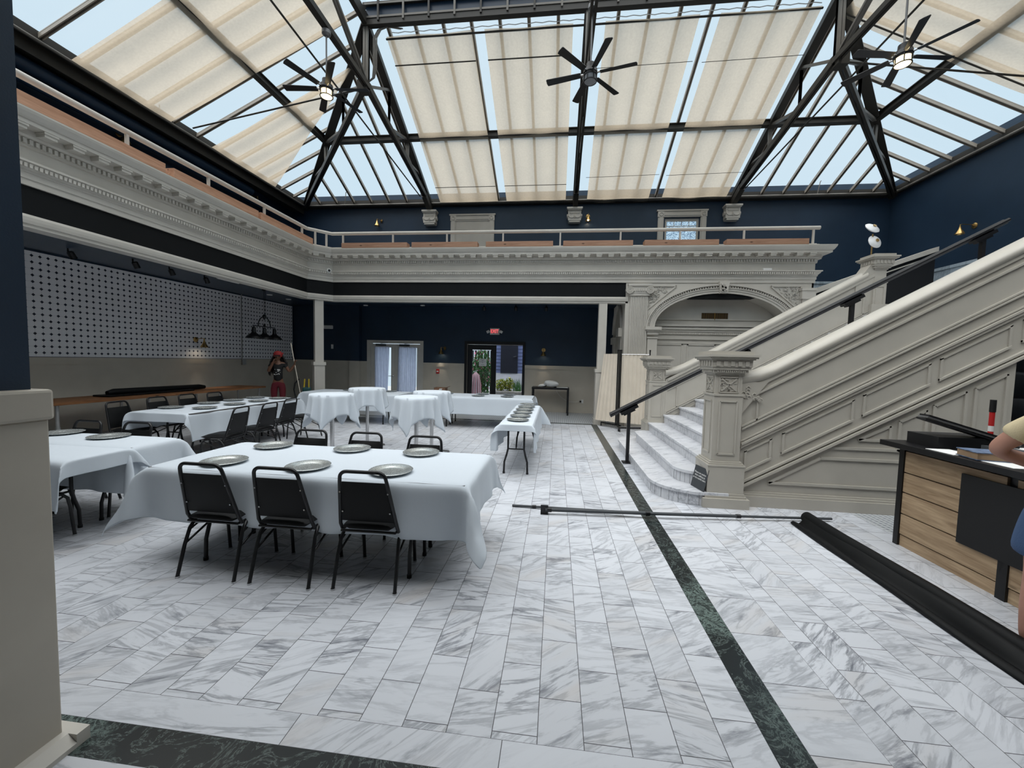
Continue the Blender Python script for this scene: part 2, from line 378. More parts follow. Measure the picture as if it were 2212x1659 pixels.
# back wall with its door openings (two below, two above)
bw = MB()
def holes(mb, x0, x1, z0, z1, hs, y0, y1):
    xs = sorted({x0, x1}|{h[0] for h in hs}|{h[1] for h in hs}); zs = sorted({z0, z1}|{h[2] for h in hs}|{h[3] for h in hs})
    for i in range(len(xs)-1):
        z = z0
        segs = []
        cx = (xs[i]+xs[i+1])/2
        cuts = sorted([(h[2], h[3]) for h in hs if h[0] < cx < h[1]])
        for a, b in cuts:
            if a > z: segs.append((z, a))
            z = b
        if z < z1: segs.append((z, z1))
        for a, b in segs: mb.box(xs[i], xs[i+1], y0, y1, a, b)
HB = [(-6.3, -4.5, 0, 2.12), (-2.93, -1.1, 0, 2.14), (3.18, 4.18, 4.4, 6.1)]
holes(bw, XL, XR, 0, 7.0, HB, YB, YB+.2)
struct('wall_back', bw, M['navy'])
wb = MB()
for a, b in ((XL+.04, -6.4), (-4.43, -3.02), (-1.03, 1.75)):
    wb.box(a, b, YB-.025, YB, .12, 1.38); wb.box(a, b, YB-.045, YB, 1.38, 1.50); wb.box(a, b, YB-.035, YB, 0, .16)
struct('baseboard_back', wb, M['wains'])
struct('wall_right', MB().box(XR, XR+.2, YF, YB, 0, 7.0), M['navy'])
struct('wall_front', MB().box(XL, XR, YF-.2, YF, 0, 7.0), M['navy'])
# a short chase beside the double door
ch = MB(); ch.box(-6.95, -6.62, YB-.16, YB, 1.5, 3.35); ch.mi = 1; ch.box(-6.96, -6.61, YB-.18, YB, 0, 1.5)
struct('trim_2', ch, [M['navy'], M['wains']])
# gallery: floor slab, its ceiling, entablature running left side, chamfer, back
PATH = [(-6.75, YF), (-6.75, 10.05), (-6.27, 10.5), (6.19, 10.5), (6.19, YB)]
g = MB(); g.add([(XL, YF, 3.35), (-6.78, YF, 3.35), (-6.78, 10.05, 3.35), (-6.28, 10.53, 3.35), (6.15, 10.53, 3.35), (6.15, YB, 3.35), (XL, YB, 3.35)], [tuple(range(7))])
g.add([(XL, YF, 4.40), (-6.78, YF, 4.40), (-6.78, 10.05, 4.40), (-6.28, 10.53, 4.40), (6.15, 10.53, 4.40), (6.15, YB, 4.40), (XL, YB, 4.40)], [tuple(range(7))])
g.box(-6.78, XR, YF, 1.20, 3.33, 3.36); g.box(-6.78, XR, YF, 1.20, 4.38, 4.42)
struct('ceiling', g, M['navy'])
ff = MB(); ff.sweep([(9.4, 1.2), (-6.75, 1.2)], [(o_, z_) for o_, z_ in [(-.25, 3.18), (.02, 3.18), (.02, 3.985), (.09, 4.0), (.09, 4.37), (.30, 4.5), (.30, 4.55), (-.25, 4.56)]]); struct('trim_18', ff, M['trim'])
PR = [(-.25, 3.70), (.02, 3.70), (.02, 3.775), (.035, 3.78), (.035, 3.85), (.05, 3.855), (.05, 3.885), (.09, 3.93), (.10, 3.955), (.12, 3.96), (.12, 3.985), (.005, 4.0), (.005, 4.165),
      (.03, 4.175), (.03, 4.20), (.035, 4.20), (.035, 4.265), (.07, 4.275), (.085, 4.30), (.085, 4.375), (.235, 4.38), (.235, 4.43), (.25, 4.435), (.265, 4.455), (.29, 4.50), (.30, 4.53), (.30, 4.55), (-.25, 4.56)]
e = MB(); e.sweep(PATH, PR)
def along(off, step, size, z0, z1, dep, skip=0):
    """blocks set along the path, off = distance of their back from the face line"""
    P = [Vector(p) for p in PATH]
    for i in range(len(P)-1):
        d = (P[i+1]-P[i]); Ln = d.length; d.normalize(); n = Vector((d.y, -d.x))
        s0, s1 = off*0.4, Ln-off*.4
        if i == 0: s0 = 2.2
        k = max(1, int((s1-s0)/step)); st = (s1-s0)/k
        for j in range(k):
            c = P[i]+d*(s0+st*(j+.5))+n*(off+dep/2); a = math.atan2(d.y, d.x)
            e.cb((c.x, c.y, (z0+z1)/2), (size, dep, z1-z0), Matrix.Rotation(a, 3, 'Z'))
along(.03, .062, .034, 4.205, 4.262, .036)            # dentils
along(.083, .29, .13, 4.315, 4.379, .135)             # modillions
along(.075, .29, .15, 4.352, 4.379, .155)
along(.085, .05, .03, 3.90, 3.95, .022)               # egg and dart band
struct('trim_3', e, M['trim'])
struct('trim_4', MB().sweep(PATH[:4], [(-.25, 3.33), (-.015, 3.33), (-.015, 3.70), (-.25, 3.70)]), M['fascia'])
struct('trim_5', MB().sweep([(-6.75, YF), (-6.75, 10.05), (-6.27, 10.5), (1.78, 10.5)], [(-.22, 3.178), (.0, 3.178), (.0, 3.22), (.02, 3.225), (.03, 3.26), (.035, 3.30), (.02, 3.335), (-.22, 3.335)]), M['trim'])
# posts under the gallery (left corner, right)
def post(x0, x1, y0, y1, name):
    b = MB(); b.box(x0, x1, y0, y1, 1.44, 3.18); b.box(x0-.03, x1+.03, y0-.03, y1+.03, 0, 1.40); b.box(x0-.05, x1+.05, y0-.05, y1+.05, 1.38, 1.47)
    b.box(x0-.045, x1+.045, y0-.045, y1+.045, 0, .16); return struct(name, b, M['trim'])
p1 = MB()
post(1.06, 1.27, 10.51, 10.72, 'trim_6')
def rotpost():
    b = MB(); R = Matrix.Rotation(rad(43), 3, 'Z'); c = (-6.63, 10.37)
    for d, z0, z1 in ((.22, 1.44, 3.18), (.27, 0, 1.40), (.32, 1.38, 1.47), (.31, 0, .16)): b.cb((c[0], c[1], (z0+z1)/2), (d, d, z1-z0), R)
    return struct('trim_7', b, M['trim'])
rotpost()
# lower side wall at the right end of the back gallery, with its arch seen on edge
sw = MB(); sw.mi = 0; sw.box(1.75, 1.95, 10.95, YB, 0, 3.35); sw.mi = 1
for y0, y1, z0, z1, d in ((10.95, 11.25, 0, 2.35, .05), (10.9, 11.3, 2.35, 2.58, .12), (12.2, 12.5, 0, 2.2, .05), (12.15, 12.55, 2.2, 2.4, .10)): sw.box(1.75-d, 1.75, y0, y1, z0, z1)
pts = arc(11.75, 2.5, .75, .8, 0, pi, 14)
sw.tube([(1.74, y, z) for y, z in pts], .06, 6)
struct('wall_side', sw, [M['wains'], M['trim']])
# arch wall under the entablature
AX, AZ, RX, RZ = 4.08, 2.58, 1.61, .86
aw = MB()
outer = [(1.72, 0), (1.72, 3.70), (6.19, 3.70), (6.19, 0)]
inner = [(AX-RX, 0)]+[(AX+RX*cos(a), AZ+RZ*sin(a)) for a in [pi-pi*i/32 for i in range(33)]]+[(AX+RX, 0)]
NI = len(inner)
def strip_wall(mb, y0, y1):
    """wall with an arched opening, built of vertical strips"""
    mb.box(1.72, AX-RX, y0, y1, 0, 3.70); mb.box(AX+RX, 6.19, y0, y1, 0, 3.70)
    for i in range(1, NI-2):
        (xa, za), (xb, zb) = inner[i], inner[i+1]
        mb.add([(xa, y0, za), (xb, y0, zb), (xb, y0, 3.70), (xa, y0, 3.70), (xa, y1, za), (xb, y1, zb), (xb, y1, 3.70), (xa, y1, 3.70)],
               [(0, 1, 2, 3), (4, 7, 6, 5), (0, 4, 5, 1), (3, 2, 6, 7)])
strip_wall(aw, 10.5, 10.95)
aw.box(6.15, 6.19, 10.5, YB, 0, 3.7)
struct('wall_arch', aw, M['trim'])
am = MB()                                              # archivolt rings, beads, imposts, keystone, spandrel carving
def ring(rx, rz, w_, d0, d1, n=40, a0=0., a1=pi):
    vs = []; 
    for i in range(n+1):
        a = a0+(a1-a0)*i/n
        for k, y in ((0, d0), (w_, d0), (w_, d1), (0, d1)): vs.append((AX+(rx+k)*cos(a), y, AZ+(rz+k)*sin(a)))
    am.add(vs, [(i*4+j, i*4+(j+1) % 4, i*4+4+(j+1) % 4, i*4+4+j) for i in range(n) for j in range(4)]+[(0, 1, 2, 3), (n*4, n*4+3, n*4+2, n*4+1)])
ring(RX, RZ, .06, 10.5, 10.475); ring(RX+.06, RZ+.06, .055, 10.5, 10.46); ring(RX+.115, RZ+.115, .02, 10.5, 10.44); ring(RX+.185, RZ+.185, .035, 10.5, 10.43)
for i in range(86):
    a = pi*(i+.5)/86; am.cb((AX+(RX+.158)*cos(a), 10.475, AZ+(RZ+.158)*sin(a)), (.03, .05, .03))
for sx in (-1, 1):
    x = AX+sx*(RX+.05)
    for z0, z1, d in ((2.50, 2.58, .11), (2.46, 2.50, .08), (2.38, 2.46, .05), (2.29, 2.32, .05), (0, 2.29, .03)): am.box(x-.09-d, x+.09+d, 10.5-d-.02, 10.96 if z0 > 2.2 and False else 10.5, z0, z1)
am.prism([(AX-.09, 3.43), (AX+.09, 3.43), (AX+.12, 3.72), (AX-.12, 3.72)], 1, 10.38, 10.5)
for k in range(14): am.cb((AX+random.uniform(-.07, .07), 10.375, 3.58+random.uniform(-.1, .1)), (.05, .04, .04), Matrix.Rotation(random.random()*3, 3, 'Y'))
for sx in (-1, 1):                                     # carved spandrels
    cx = AX+sx*2.02
    for a, b in (((AX+sx*1.82, 3.02), (AX+sx*1.82, 3.62)), ((AX+sx*1.82, 3.62), (AX+sx*1.12, 3.62)), ((AX+sx*1.12, 3.62), (AX+sx*1.82, 3.02))):
        am.beam((a[0], 10.485, a[1]), (b[0], 10.485, b[1]), .03, .03)
    n = 0
    while n < 46:
        u, v = random.random(), random.random()
        if u+v > 1: continue
        x = AX+sx*(1.78-u*.56); z = 3.58-v*.50; n += 1
        am.tube([(x+.035*cos(t_), 10.488, z+.035*sin(t_)) for t_ in [random.random()*6+q*.9 for q in range(5)]], .011, 5)
struct('trim_8', am, M['trim'], smooth=35)
nw = MB(); nw.box(2.3, 5.8, 10.95, 11.1, 0, 3.7)
for z0, z1, d in ((2.815, 2.85, .03), (2.64, 2.70, .10), (2.56, 2.62, .07), (2.50, 2.56, .04), (2.43, 2.49, .025), (2.30, 2.36, .035), (2.19, 2.215, .02)): nw.box(2.47, 5.69, 10.95-d, 10.95, z0, z1)
for i in range(64): nw.box(2.5+i*.05, 2.53+i*.05, 10.91, 10.95, 2.44, 2.485)
for x0, x1 in ((2.60, 3.32), (3.43, 4.15), (4.26, 4.98), (5.09, 5.62)):
    for a in ((x0, x1, 2.15, 2.185), (x0, x1, 1.0, 1.035), (x0, x0+.035, 1.0, 2.185), (x1-.035, x1, 1.0, 2.185)): nw.box(a[0], a[1], 10.93, 10.95, a[2], a[3])
struct('wall_niche', nw, M['trim'])
vt = thing('wall_vent', 'small dark rectangular air grille in the arched niche', 'vent', (4.09, 10.95, 2.91))
MB().box(-.36, .36, -.012, 0, -.12, .12).build('frame', M['trim'], vt)
v = MB(); v.box(-.33, .33, -.018, -.012, -.095, .095); v.build('backing', M['dark'], vt)
v = MB()
for i in range(26): v.box(-.32+i*.025, -.312+i*.025, -.024, -.018, -.09, .09)
v.box(-.012, .012, -.03, -.018, -.095, .095); v.build('grille', M['bronze'], vt)
# fluted pilaster with a scrolled capital
pl = MB(); PX0, PX1 = 1.83, 2.27
pl.box(PX0, PX1, 10.44, 10.5, 0, 3.36)
for i in range(10): x = PX0+.02+i*.0415; pl.box(x, x+.018, 10.42, 10.44, .3, 3.33)
pl.box(PX0-.04, PX1+.04, 10.40, 10.5, 0, .25)
pl.box(PX0-.03, PX1+.03, 10.40, 10.5, 3.36, 3.42); pl.box(PX0-.07, PX1+.07, 10.36, 10.5, 3.60, 3.66); pl.box(PX0-.02, PX1+.02, 10.39, 10.5, 3.42, 3.60)
for sx in (-1, 1):
    cx = (PX0+PX1)/2+sx*.25
    for r in (.085, .055, .025): pl.tube([(cx+r*cos(t_*pi/8), 10.37, 3.50+r*sin(t_*pi/8)) for t_ in range(16)], .014, 6, True)
    pl.cyl((cx, 10.38, 3.50), (cx, 10.5, 3.50), .095, n=18)
for i in range(6): pl.cb(((PX0+PX1)/2-.14+i*.056, 10.38, 3.50), (.03, .03, .06))
struct('trim_9', pl, M['trim'], smooth=30)
pr = MB(); pr.box(5.92, 6.16, 10.42, 10.5, 0, 3.3); pr.box(5.88, 6.19, 10.38, 10.5, 3.3, 3.5); pr.box(5.86, 6.19, 10.36, 10.5, 3.5, 3.56)
struct('trim_10', pr, M['trim'])

# near pillar at the left edge of the view
np_ = MB(); np_.box(-2.75, -1.965, -1.08, 1.314, 0, 1.35); struct('wall_pillar', np_, M['wains'], bevel=.006)
c = MB(); c.box(-2.78, -1.945, -1.09, 1.322, 1.35, 1.468); struct('trim_11', c, M['wains'], bevel=.012)
struct('trim_12', MB().box(-2.72, -1.995, -1.05, 1.284, 1.468, 3.17), M['navy'])
q = MB(); q.prism([(-1.965, 0), (-1.90, 0), (-1.90, .02), (-1.94, .055), (-1.965, .06)], 1, -1.08, 1.314); q.box(-2.75, -1.90, 1.314, 1.36, 0, .055)
struct('baseboard_pillar', q, M['trim'])
# ================================================================ ROOF
EX0, EX1, EY, EZ, TT = -8.6, 9.45, 12.70, 6.72, math.tan(rad(25))
RUN = 4.38; AX0, AX1, AY = EX0+RUN, EX1-RUN, EY-RUN; AZT = EZ+TT*RUN
EYF = -1.02; AYF = EYF+RUN
def zb(y): return EZ+TT*(EY-y)
def zl(x): return EZ+TT*(x-EX0)
def zr(x): return EZ+TT*(EX1-x)
G = .07
gl = MB(); gl.quad((EX0, EY, EZ+G), (EX1, EY, EZ+G), (AX1, AY, AZT+G), (AX0, AY, AZT+G)); w1 = struct('window_1', gl, M['glass'])
gl = MB(); gl.quad((EX0, EYF, EZ+G), (EX0, EY, EZ+G), (AX0, AY, AZT+G), (AX0, AYF, AZT+G)); w2 = struct('window_2', gl, M['glass'])
gl = MB(); gl.quad((EX1, EYF, EZ+G), (EX1, EY, EZ+G), (AX1, AY, AZT+G), (AX1, AYF, AZT+G)); w3 = struct('window_3', gl, M['glass'])
gl = MB(); gl.quad((EX0, EYF, EZ+G), (EX1, EYF, EZ+G), (AX1, AYF, AZT+G), (AX0, AYF, AZT+G)); w4 = struct('window_4', gl, M['glass'])
m = MB()
for k in range(-15, 15):
    x = .43+.605*k
    if not EX0+.1 < x < EX1-.1: continue
    t = min(RUN, x-EX0, EX1-x)
    for dx in (-.024, .024): m.beam((x+dx, EY, EZ+.015), (x+dx, EY-t, EZ+TT*t+.015), .018, .06)
    m.beam((x, EY, EZ+.05), (x, EY-t, EZ+TT*t+.05), .07, .015)
m.build('glazing_bar', M['alloy'], w1)['kind'] = 'structure'
for wn, sx in ((w2, 1), (w3, -1)):
    m = MB(); x0 = EX0 if sx == 1 else EX1
    for k in range(-23, 9):
        y = 8.13+.57*k
        if not EYF+.1 < y < EY-.1: continue
        t = min(RUN, EY-y, y-EYF)
        for dy in (-.024, .024): m.beam((x0, y+dy, EZ+.015), (x0+sx*t, y+dy, EZ+TT*t+.015), .018, .06)
        m.beam((x0, y, EZ+.05), (x0+sx*t, y, EZ+TT*t+.05), .07, .015)
    m.build('glazing_bar', M['alloy'], wn)['kind'] = 'structure'
# purlins, hip rafters, eaves beams
pu = MB(); t = 2.04
for a, b in (((EX0+t, EY-t), (EX1-t, EY-t)), ((EX0+t, EY-t), (EX0+t, EYF+t)), ((EX1-t, EY-t), (EX1-t, EYF+t))):
    z = EZ+TT*t-.05; pu.beam((*a, z), (*b, z), .08, .13); pu.beam((*a, z-.075), (*b, z-.075), .15, .018); pu.beam((*a, z+.05), (*b, z+.05), .15, .018)
struct('trim_13', pu, M['steel'])
hp = MB()
for (cx, cy), (ax, ay) in (((EX0, EY), (AX0, AY)), ((EX1, EY), (AX1, AY)), ((EX0, EYF), (AX0, AYF)), ((EX1, EYF), (AX1, AYF))):
    hp.beam((cx, cy, EZ-.08), (ax, ay, AZT-.04), .10, .20); hp.beam((cx, cy, EZ-.18), (ax, ay, AZT-.14), .20, .02)
struct('trim_14', hp, M['steel'])
ev = MB()
ev.box(EX0-.02, EX1, EY-.03, YB, 6.60, 6.80); ev.box(EX0-.02, EX1, EY-.10, YB, 6.58, 6.61); ev.box(EX1-.08, XR, YF, YB, 6.60, 6.80)
ev.box(XL, EX0+.02, YF, YB, 6.66, 6.82); ev.box(EX0-.02, EX0+.10, YF, EY, 6.62, 6.65); ev.box(EX0-.06, EX0-.02, YF, EY, 6.40, 6.70)
ev.box(XL, EX0-.1, YF, YB, 6.52, 6.56); ev.box(XL, EX1, YF-.2, EYF+.03, 6.6, 6.85)
struct('ceiling_eaves', ev, M['steel'])
pp = thing('sprinkler_pipe', 'thin olive-grey pipe running round the foot of the skylight', 'pipe', (0, 0, 0))
m = MB(); m.tube([(-8.48, YF+.1, 6.60), (-8.48, 12.4, 6.60), (-8.36, 12.58, 6.62), (9.2, 12.58, 6.64), (9.36, 12.4, 6.64), (9.36, YF+.1, 6.64)], .028, 8); m.build('pipe', M['steel2'], pp, smooth=40)
for y in (1.4, 4.6, 7.7, 9.3, 11): m = MB(); m.tube([(-8.48, y, 6.60), (-8.50, y+.03, 6.86)], .008, 6); m.build('hanger', M['steel2'], pp)
for x, z in ((-7.1, 7.02), (2.85, 6.95), (7.35, 7.0)): m = MB(); m.tube([(x, 12.58, 6.64), (x+.05, 12.56, z), (x+.07, 12.56, z+.02)], .012, 6); m.build('hanger', M['steel2'], pp)
for i, (z, r, y1, lab) in enumerate(((6.33, .12, 10.7, 'thick navy-painted duct below the left eaves, ending short of the corner'), (6.08, .075, 11.7, 'thinner navy duct hung under the thick one on the left wall'))):
    m = MB(); m.cyl((-8.92+r*.1, YF+.1, z), (-8.92+r*.1, y1, z), r, n=20)
    o = thing('ceiling_duct', lab, 'duct', (0, 0, 0)); m.build('duct', M['navy'], o, smooth=40)
    for y in (3, 7.2, 10.1): h = MB(); h.box(-8.93, -8.91, y-.02, y+.02, z, 6.6); h.build('strap', M['black'], o)

def member(mb, a, b, w_=.07, h_=.07, gap=.0):
    if gap:
        a, b = Vector(a), Vector(b); d = (b-a).normalized(); r = d.cross(Vector((0, 0, 1))).normalized()*gap
        mb.beam(a+r, b+r, w_, h_); mb.beam(a-r, b-r, w_, h_)
    else: mb.beam(a, b, w_, h_)
def truss(P, label, full=None, hip=False):
    """P maps (t,z) -> world; t is the plan run from the eaves"""
    r = thing('hip_truss' if hip else 'roof_truss', label, 'roof truss', P(.1, 6.6), group='dark steel roof trusses under the skylight')
    inv = Vector(P(.1, 6.6))
    def part(nm, segs, w_, h_, gap=0, mat='steel'):
        mb = MB()
        for a, b in segs: member(mb, Vector(P(*a))-inv, Vector(P(*b))-inv, w_, h_, gap)
        return mb.build(nm, M[mat], r)
    top = lambda t: EZ+TT*t-.09
    if not hip:
        part('top_chord', [((0, top(0)), (RUN, top(RUN)))], .05, .16, .035); part('top_chord_flange', [((0, top(0)-.09), (RUN, top(RUN)-.09))], .17, .016)
    if not full: part('foot', [((.6, 6.70), (-.06, 6.42))], .14, .20)
    part('bottom_chord', [((.05, 6.60), (4.28, 7.44))], .045, .13, .035)
    part('post', [((4.30, 7.36), (4.30, 8.62))], .04, .08, .03, 'steel2')
    for a, b in (((4.28, 7.46), (3.2, 8.10)), ((3.2, 8.10), (3.2, 7.28)), ((3.05, 7.26), (2.0, 7.58)), ((2.0, 7.58), (2.03, 7.06)), ((1.85, 7.02), (1.0, 7.10)), ((1.0, 7.10), (1.0, 6.84)), ((.9, 6.8), (.45, 6.88))):
        part('web', [(a, b)], .035, .05, .02, 'steel2')
    g = MB(); p = Vector(P(4.28, 7.44))-inv; g.cb(p, (.05, .30, .24) if not hip else (.2, .2, .22)); g.build('gusset_plate', M['steel'], r)
    if not hip:
        yy_ = [8.42, 3.26]
        X = P(0, 0)[0]
        mb = MB(); member(mb, Vector((X, 8.42, 7.44))-inv, Vector((X, 3.26, 7.44))-inv, .045, .10, .035); mb.build('tie_beam', M['steel'], r)
        for a, b in (((X, 8.30, 7.50), (X, 6.0, 8.78)), ((X, 8.30, 7.5), (X, 8.32, 8.8))): mb = MB(); member(mb, Vector(a)-inv, Vector(b)-inv, .04, .05, .03); mb.build('web', M['steel2'], r)
    return r
for X, lab in ((AX0, 'roof truss on the bracket left of the closed upper doorway'), (.43, 'roof truss seen end on behind the middle ceiling fan'), (AX1, 'roof truss on the bracket right of the upper window')):
    truss(lambda t, z, X=X: (X, EY-t, z), 'dark steel '+lab)
truss(lambda t, z: (EX0+t*1.0, EY-t, z), 'dark steel half truss under the left hip of the skylight', True, True)
truss(lambda t, z: (EX1-t*1.0, EY-t, z), 'dark steel half truss under the right hip of the skylight', True, True)
# tie rods
for nm, a, b, lab in (('tie_rod', (-8.45, 8.45, 6.78), (-4.3, 8.35, 7.38), 'thin tie rod from the left eaves to the left truss node'),
                      ('tie_rod', (-4.5, 4.0, 7.09), (-4.5, 12.5, 6.82), 'long thin rod slanting across the left roof truss'),
                      ('tie_rod', (5.3, 4.0, 7.35), (5.3, 12.4, 6.80), 'long thin rod slanting across the right roof truss'),
                      ('tie_rod', (9.3, 8.4, 6.84), (5.15, 8.35, 7.38), 'thin tie rod from the right eaves to the right truss node')):
    tag(MB().cyl(a, b, .017, n=8).build(nm, M['steel'], smooth=40), lab, 'tie rod', 'thin steel tie rods under the skylight')
# raised monitor on top of the hips
mo = MB(); 
for y, sy in ((AY, 1), (AYF, -1)):
    mo.mi = 0; mo.box(AX0-.05, AX1+.05, y-.06, y+.06, 8.60, 8.74); mo.box(AX0-.05, AX1+.05, y-.06, y+.06, 9.00, 9.05); mo.box(AX0-.05, AX1+.05, y-.06, y+.06, 9.62, 9.72)
    mo.mi = 1; mo.box(AX0, AX1, y+.0, y+.03, 8.74, 9.00)
    mo.mi = 2; mo.box(AX0, AX1, y-.075, y-.06, 8.72, 8.76); mo.box(AX0, AX1, y-.075, y-.06, 8.985, 9.02)
    for k in range(17): x = AX0+.3+k*.545; mo.mi = 2 if k % 2 else 0; mo.box(x-.02, x+.02, y-.085, y-.05, 8.66, 9.1)
for x in (AX0, AX1):
    mo.mi = 0; mo.box(x-.05, x+.05, AYF, AY, 8.62, 8.84); mo.box(x-.05, x+.05, AYF, AY, 9.62, 9.72)
struct('trim_15', mo, [M['steel'], M['navy'], M['steel2']])
mg = MB(); mg.quad((AX0, AYF, 9.74), (AX1, AYF, 9.74), (AX1, AY, 9.74), (AX0, AY, 9.74))
for y in (AY, AYF): mg.quad((AX0, y, 9.05), (AX1, y, 9.05), (AX1, y, 9.62), (AX0, y, 9.62))
for x in (AX0, AX1): mg.quad((x, AYF, 8.84), (x, AY, 8.84), (x, AY, 9.62), (x, AYF, 9.62))
w5 = struct('window_5', mg, M['glass'])
m = MB()
for k in range(1, 12): x = AX0+k*(AX1-AX0)/12; m.box(x-.03, x+.03, AYF, AY, 9.70, 9.76)
m.build('glazing_bar', M['alloy'], w5)['kind'] = 'structure'
# conduits round the left apex and the cable along the monitor foot
cd = thing('conduit_bundle', 'bundle of grey conduits dropping beside the post of the left roof truss', 'conduit', (-4.1, 8.3, 7.5))
for i, (dx, r) in enumerate(((.02, .013), (.055, .016), (.09, .012))):
    m = MB(); m.tube([(.55+dx, .15, 1.12), (.28+dx, .08, 1.13), (.12+dx, .03, 1.03), (.04+dx, 0, .85), (.04+dx, 0, .25), (.02+dx*.6, .02, .06), (-.12, .06, -.02)], r, 8); m.build('conduit', M['steel2'], cd, smooth=40)
m = MB(); m.tube([(AX0+.5+i*.14, 8.50, 8.60-.02*(i % 2)) for i in range(62)], .008, 6); tag(m.build('cable', M['white'], smooth=40), 'white cable clipped along the foot of the roof monitor', 'cable')
m = MB(); m.cyl((AX0+.35, 8.54, 8.50), (AX1-.2, 8.54, 8.52), .02, n=8); tag(m.build('shade_rail', M['steel'], smooth=40), 'brown rail carrying the tops of the beige roof shades', 'rail')

# ---------------------------------------------------------------- shades
def cloth_patch(name, pts, drop, label, nx=14, ny=22, sag=.02, seed=1, bat=()):
    """bilinear patch given by 4 corners on the roof planes, lowered by drop"""
    rnd = random.Random(seed); a, b, c, d = [Vector(p) for p in pts]; vs = []
    ph = [rnd.random()*6 for _ in range(4)]
    for j in range(ny+1):
        for i in range(nx+1):
            u, v = i/nx, j/ny
            p = (a*(1-u)+b*u)*(1-v)+(d*(1-u)+c*u)*v
            s_ = sag*(sin(pi*u)*.5+.6*sin(pi*((v*2) % 1.0)))+.012*sin(9*u+ph[0]+3*v)*sin(5*v+ph[1])
            vs.append((p.x, p.y, p.z-drop-s_))
    mb = MB(); mb.add(vs, [(j*(nx+1)+i, j*(nx+1)+i+1, (j+1)*(nx+1)+i+1, (j+1)*(nx+1)+i) for j in range(ny) for i in range(nx)])
    r = thing(name, label, 'roof shade', tuple((a+b+c+d)/4), group='beige cloth shades under the skylight'); inv = r.location
    mb.v = [tuple(Vector(p)-inv) for p in mb.v]
    mb.build('shade_cloth', M['shade'], r, smooth=60)
    for (p, q), rad_ in bat: m_ = MB(); m_.cyl(Vector(p)-inv, Vector(q)-inv, rad_, n=6); m_.build('batten', M['steel'], r)
    return r
def zbd(y, d): return zb(y)-d
cols = ((-3.85, -1.98, 'leftmost beige shade on the back slope, crossed by two battens', 1), (-1.71, .13, 'beige shade left of the middle truss, crossed by two battens', 1),
        (.78, 2.61, 'beige shade right of the middle truss, cord across it', 0), (3.0, 4.84, 'rightmost beige shade on the back slope, beside the right truss', 0))
for i, (x0, x1, lab, bt) in enumerate(cols):
    ba = [(((x0, y, zbd(y, .19)), (x1, y, zbd(y, .19))), .014 if y < 10 else .009) for y in (8.98, 12.0)] if bt else [(((x0-.1, y, zbd(y, .24)), (x1+.1, y, zbd(y, .21))), .006) for y in (9.2, 11.75)]
    cloth_patch('roof_blind', [(x0, 8.5, zb(8.5)), (x1, 8.5, zb(8.5)), (x1, 12.66, zb(12.66)), (x0, 12.66, zb(12.66))], .15, lab, sag=.03 if not bt else .015, seed=i, bat=ba)
cloth_patch('roof_blind', [(-4.45, 6.15, zl(-4.45)), (-4.45, 8.02, zl(-4.45)), (-8.5, 7.95, zl(-8.5)), (-8.5, 6.17, zl(-8.5))], .16, 'large beige shade on the left slope, top left of the view', sag=.03, seed=8)
cloth_patch('roof_blind', [(-4.95, 8.94, zl(-4.95)), (-4.90, 9.0, zl(-4.9)), (-8.5, 11.15, zl(-8.5)), (-8.5, 8.96, zl(-8.5))], .16, 'tapering beige shade in the left corner of the skylight by the hip', sag=.05, seed=9)
cloth_patch('roof_blind', [(5.3, 5.2, zr(5.3)), (5.3, 8.72, zr(5.3)), (8.9, 8.80, zr(8.9)), (8.9, 5.2, zr(8.9))], .16, 'beige shade on the right slope above the right ceiling fan', sag=.06, seed=10,
            bat=[(((5.3, 8.6, zr(5.3)-.22), (8.9, 8.62, zr(8.9)-.22)), .015)])

# ---------------------------------------------------------------- ceiling fans
def fan(loc, top, rot, lit, lab):
    r = thing('ceiling_fan', lab, 'ceiling fan', loc, group='six-bladed black ceiling fans')
    m = MB(); m.cyl((0, 0, .08), (0, 0, top-loc[2]), .014, n=10); m.build('downrod', M['grey'], r, smooth=40)
    m = MB(); m.lathe([(.03, .18), (.07, .16), (.075, .08), (.11, .06), (.12, 0), (.10, -.02)], n=24); m.build('motor', M['black'], r, smooth=35)
    m = MB(); m.lathe([(.04, 0), (.075, .03), (.075, .09), (.03, .12)], (0, 0, top-loc[2]-.12)); m.build('canopy', M['grey'], r, smooth=35)
    c = MB(); c.tube([(.105*cos(a*pi/12), .105*sin(a*pi/12), -.03) for a in range(24)], .009, 6, True); c.tube([(.105*cos(a*pi/12), .105*sin(a*pi/12), -.13) for a in range(24)], .009, 6, True)
    for k in range(6): a = k*pi/3; c.cyl((.105*cos(a), .105*sin(a), .02), (.105*cos(a), .105*sin(a), -.13), .008, n=6)
    c.build('light_cage', M['black'], r, smooth=40)
    l = MB(); l.lathe([(.02, -.02), (.095, -.02), (.098, -.12), (.09, -.135), (0.01, -.138)], n=24); l.build('light_lens', M['glow'] if lit else M['opal2'], r, smooth=35)
    for k in range(6):
        a = rad(rot+60*k); b = MB(); R = Matrix.Rotation(a, 3, 'Z') @ Matrix.Rotation(rad(13), 3, 'X')
        vs = [(x, y, z) for z in (-.004, .004) for x, y in ((.16, -.045), (.74, -.062), (.755, -.02), (.755, .05), (.74, .062), (.16, .05))]
        b.add([R @ Vector(v) for v in vs], [tuple(range(6))[::-1], tuple(range(6, 12))]+[(i, (i+1) % 6, 6+(i+1) % 6, 6+i) for i in range(6)])
        bl = b.build('blade', M['black'], r)
        ir = MB(); ir.beam(R @ Vector((.08, 0, 0)), R @ Vector((.24, 0, .008)), .035, .012); ir.build('blade_iron', M['silver'], bl)
    return r
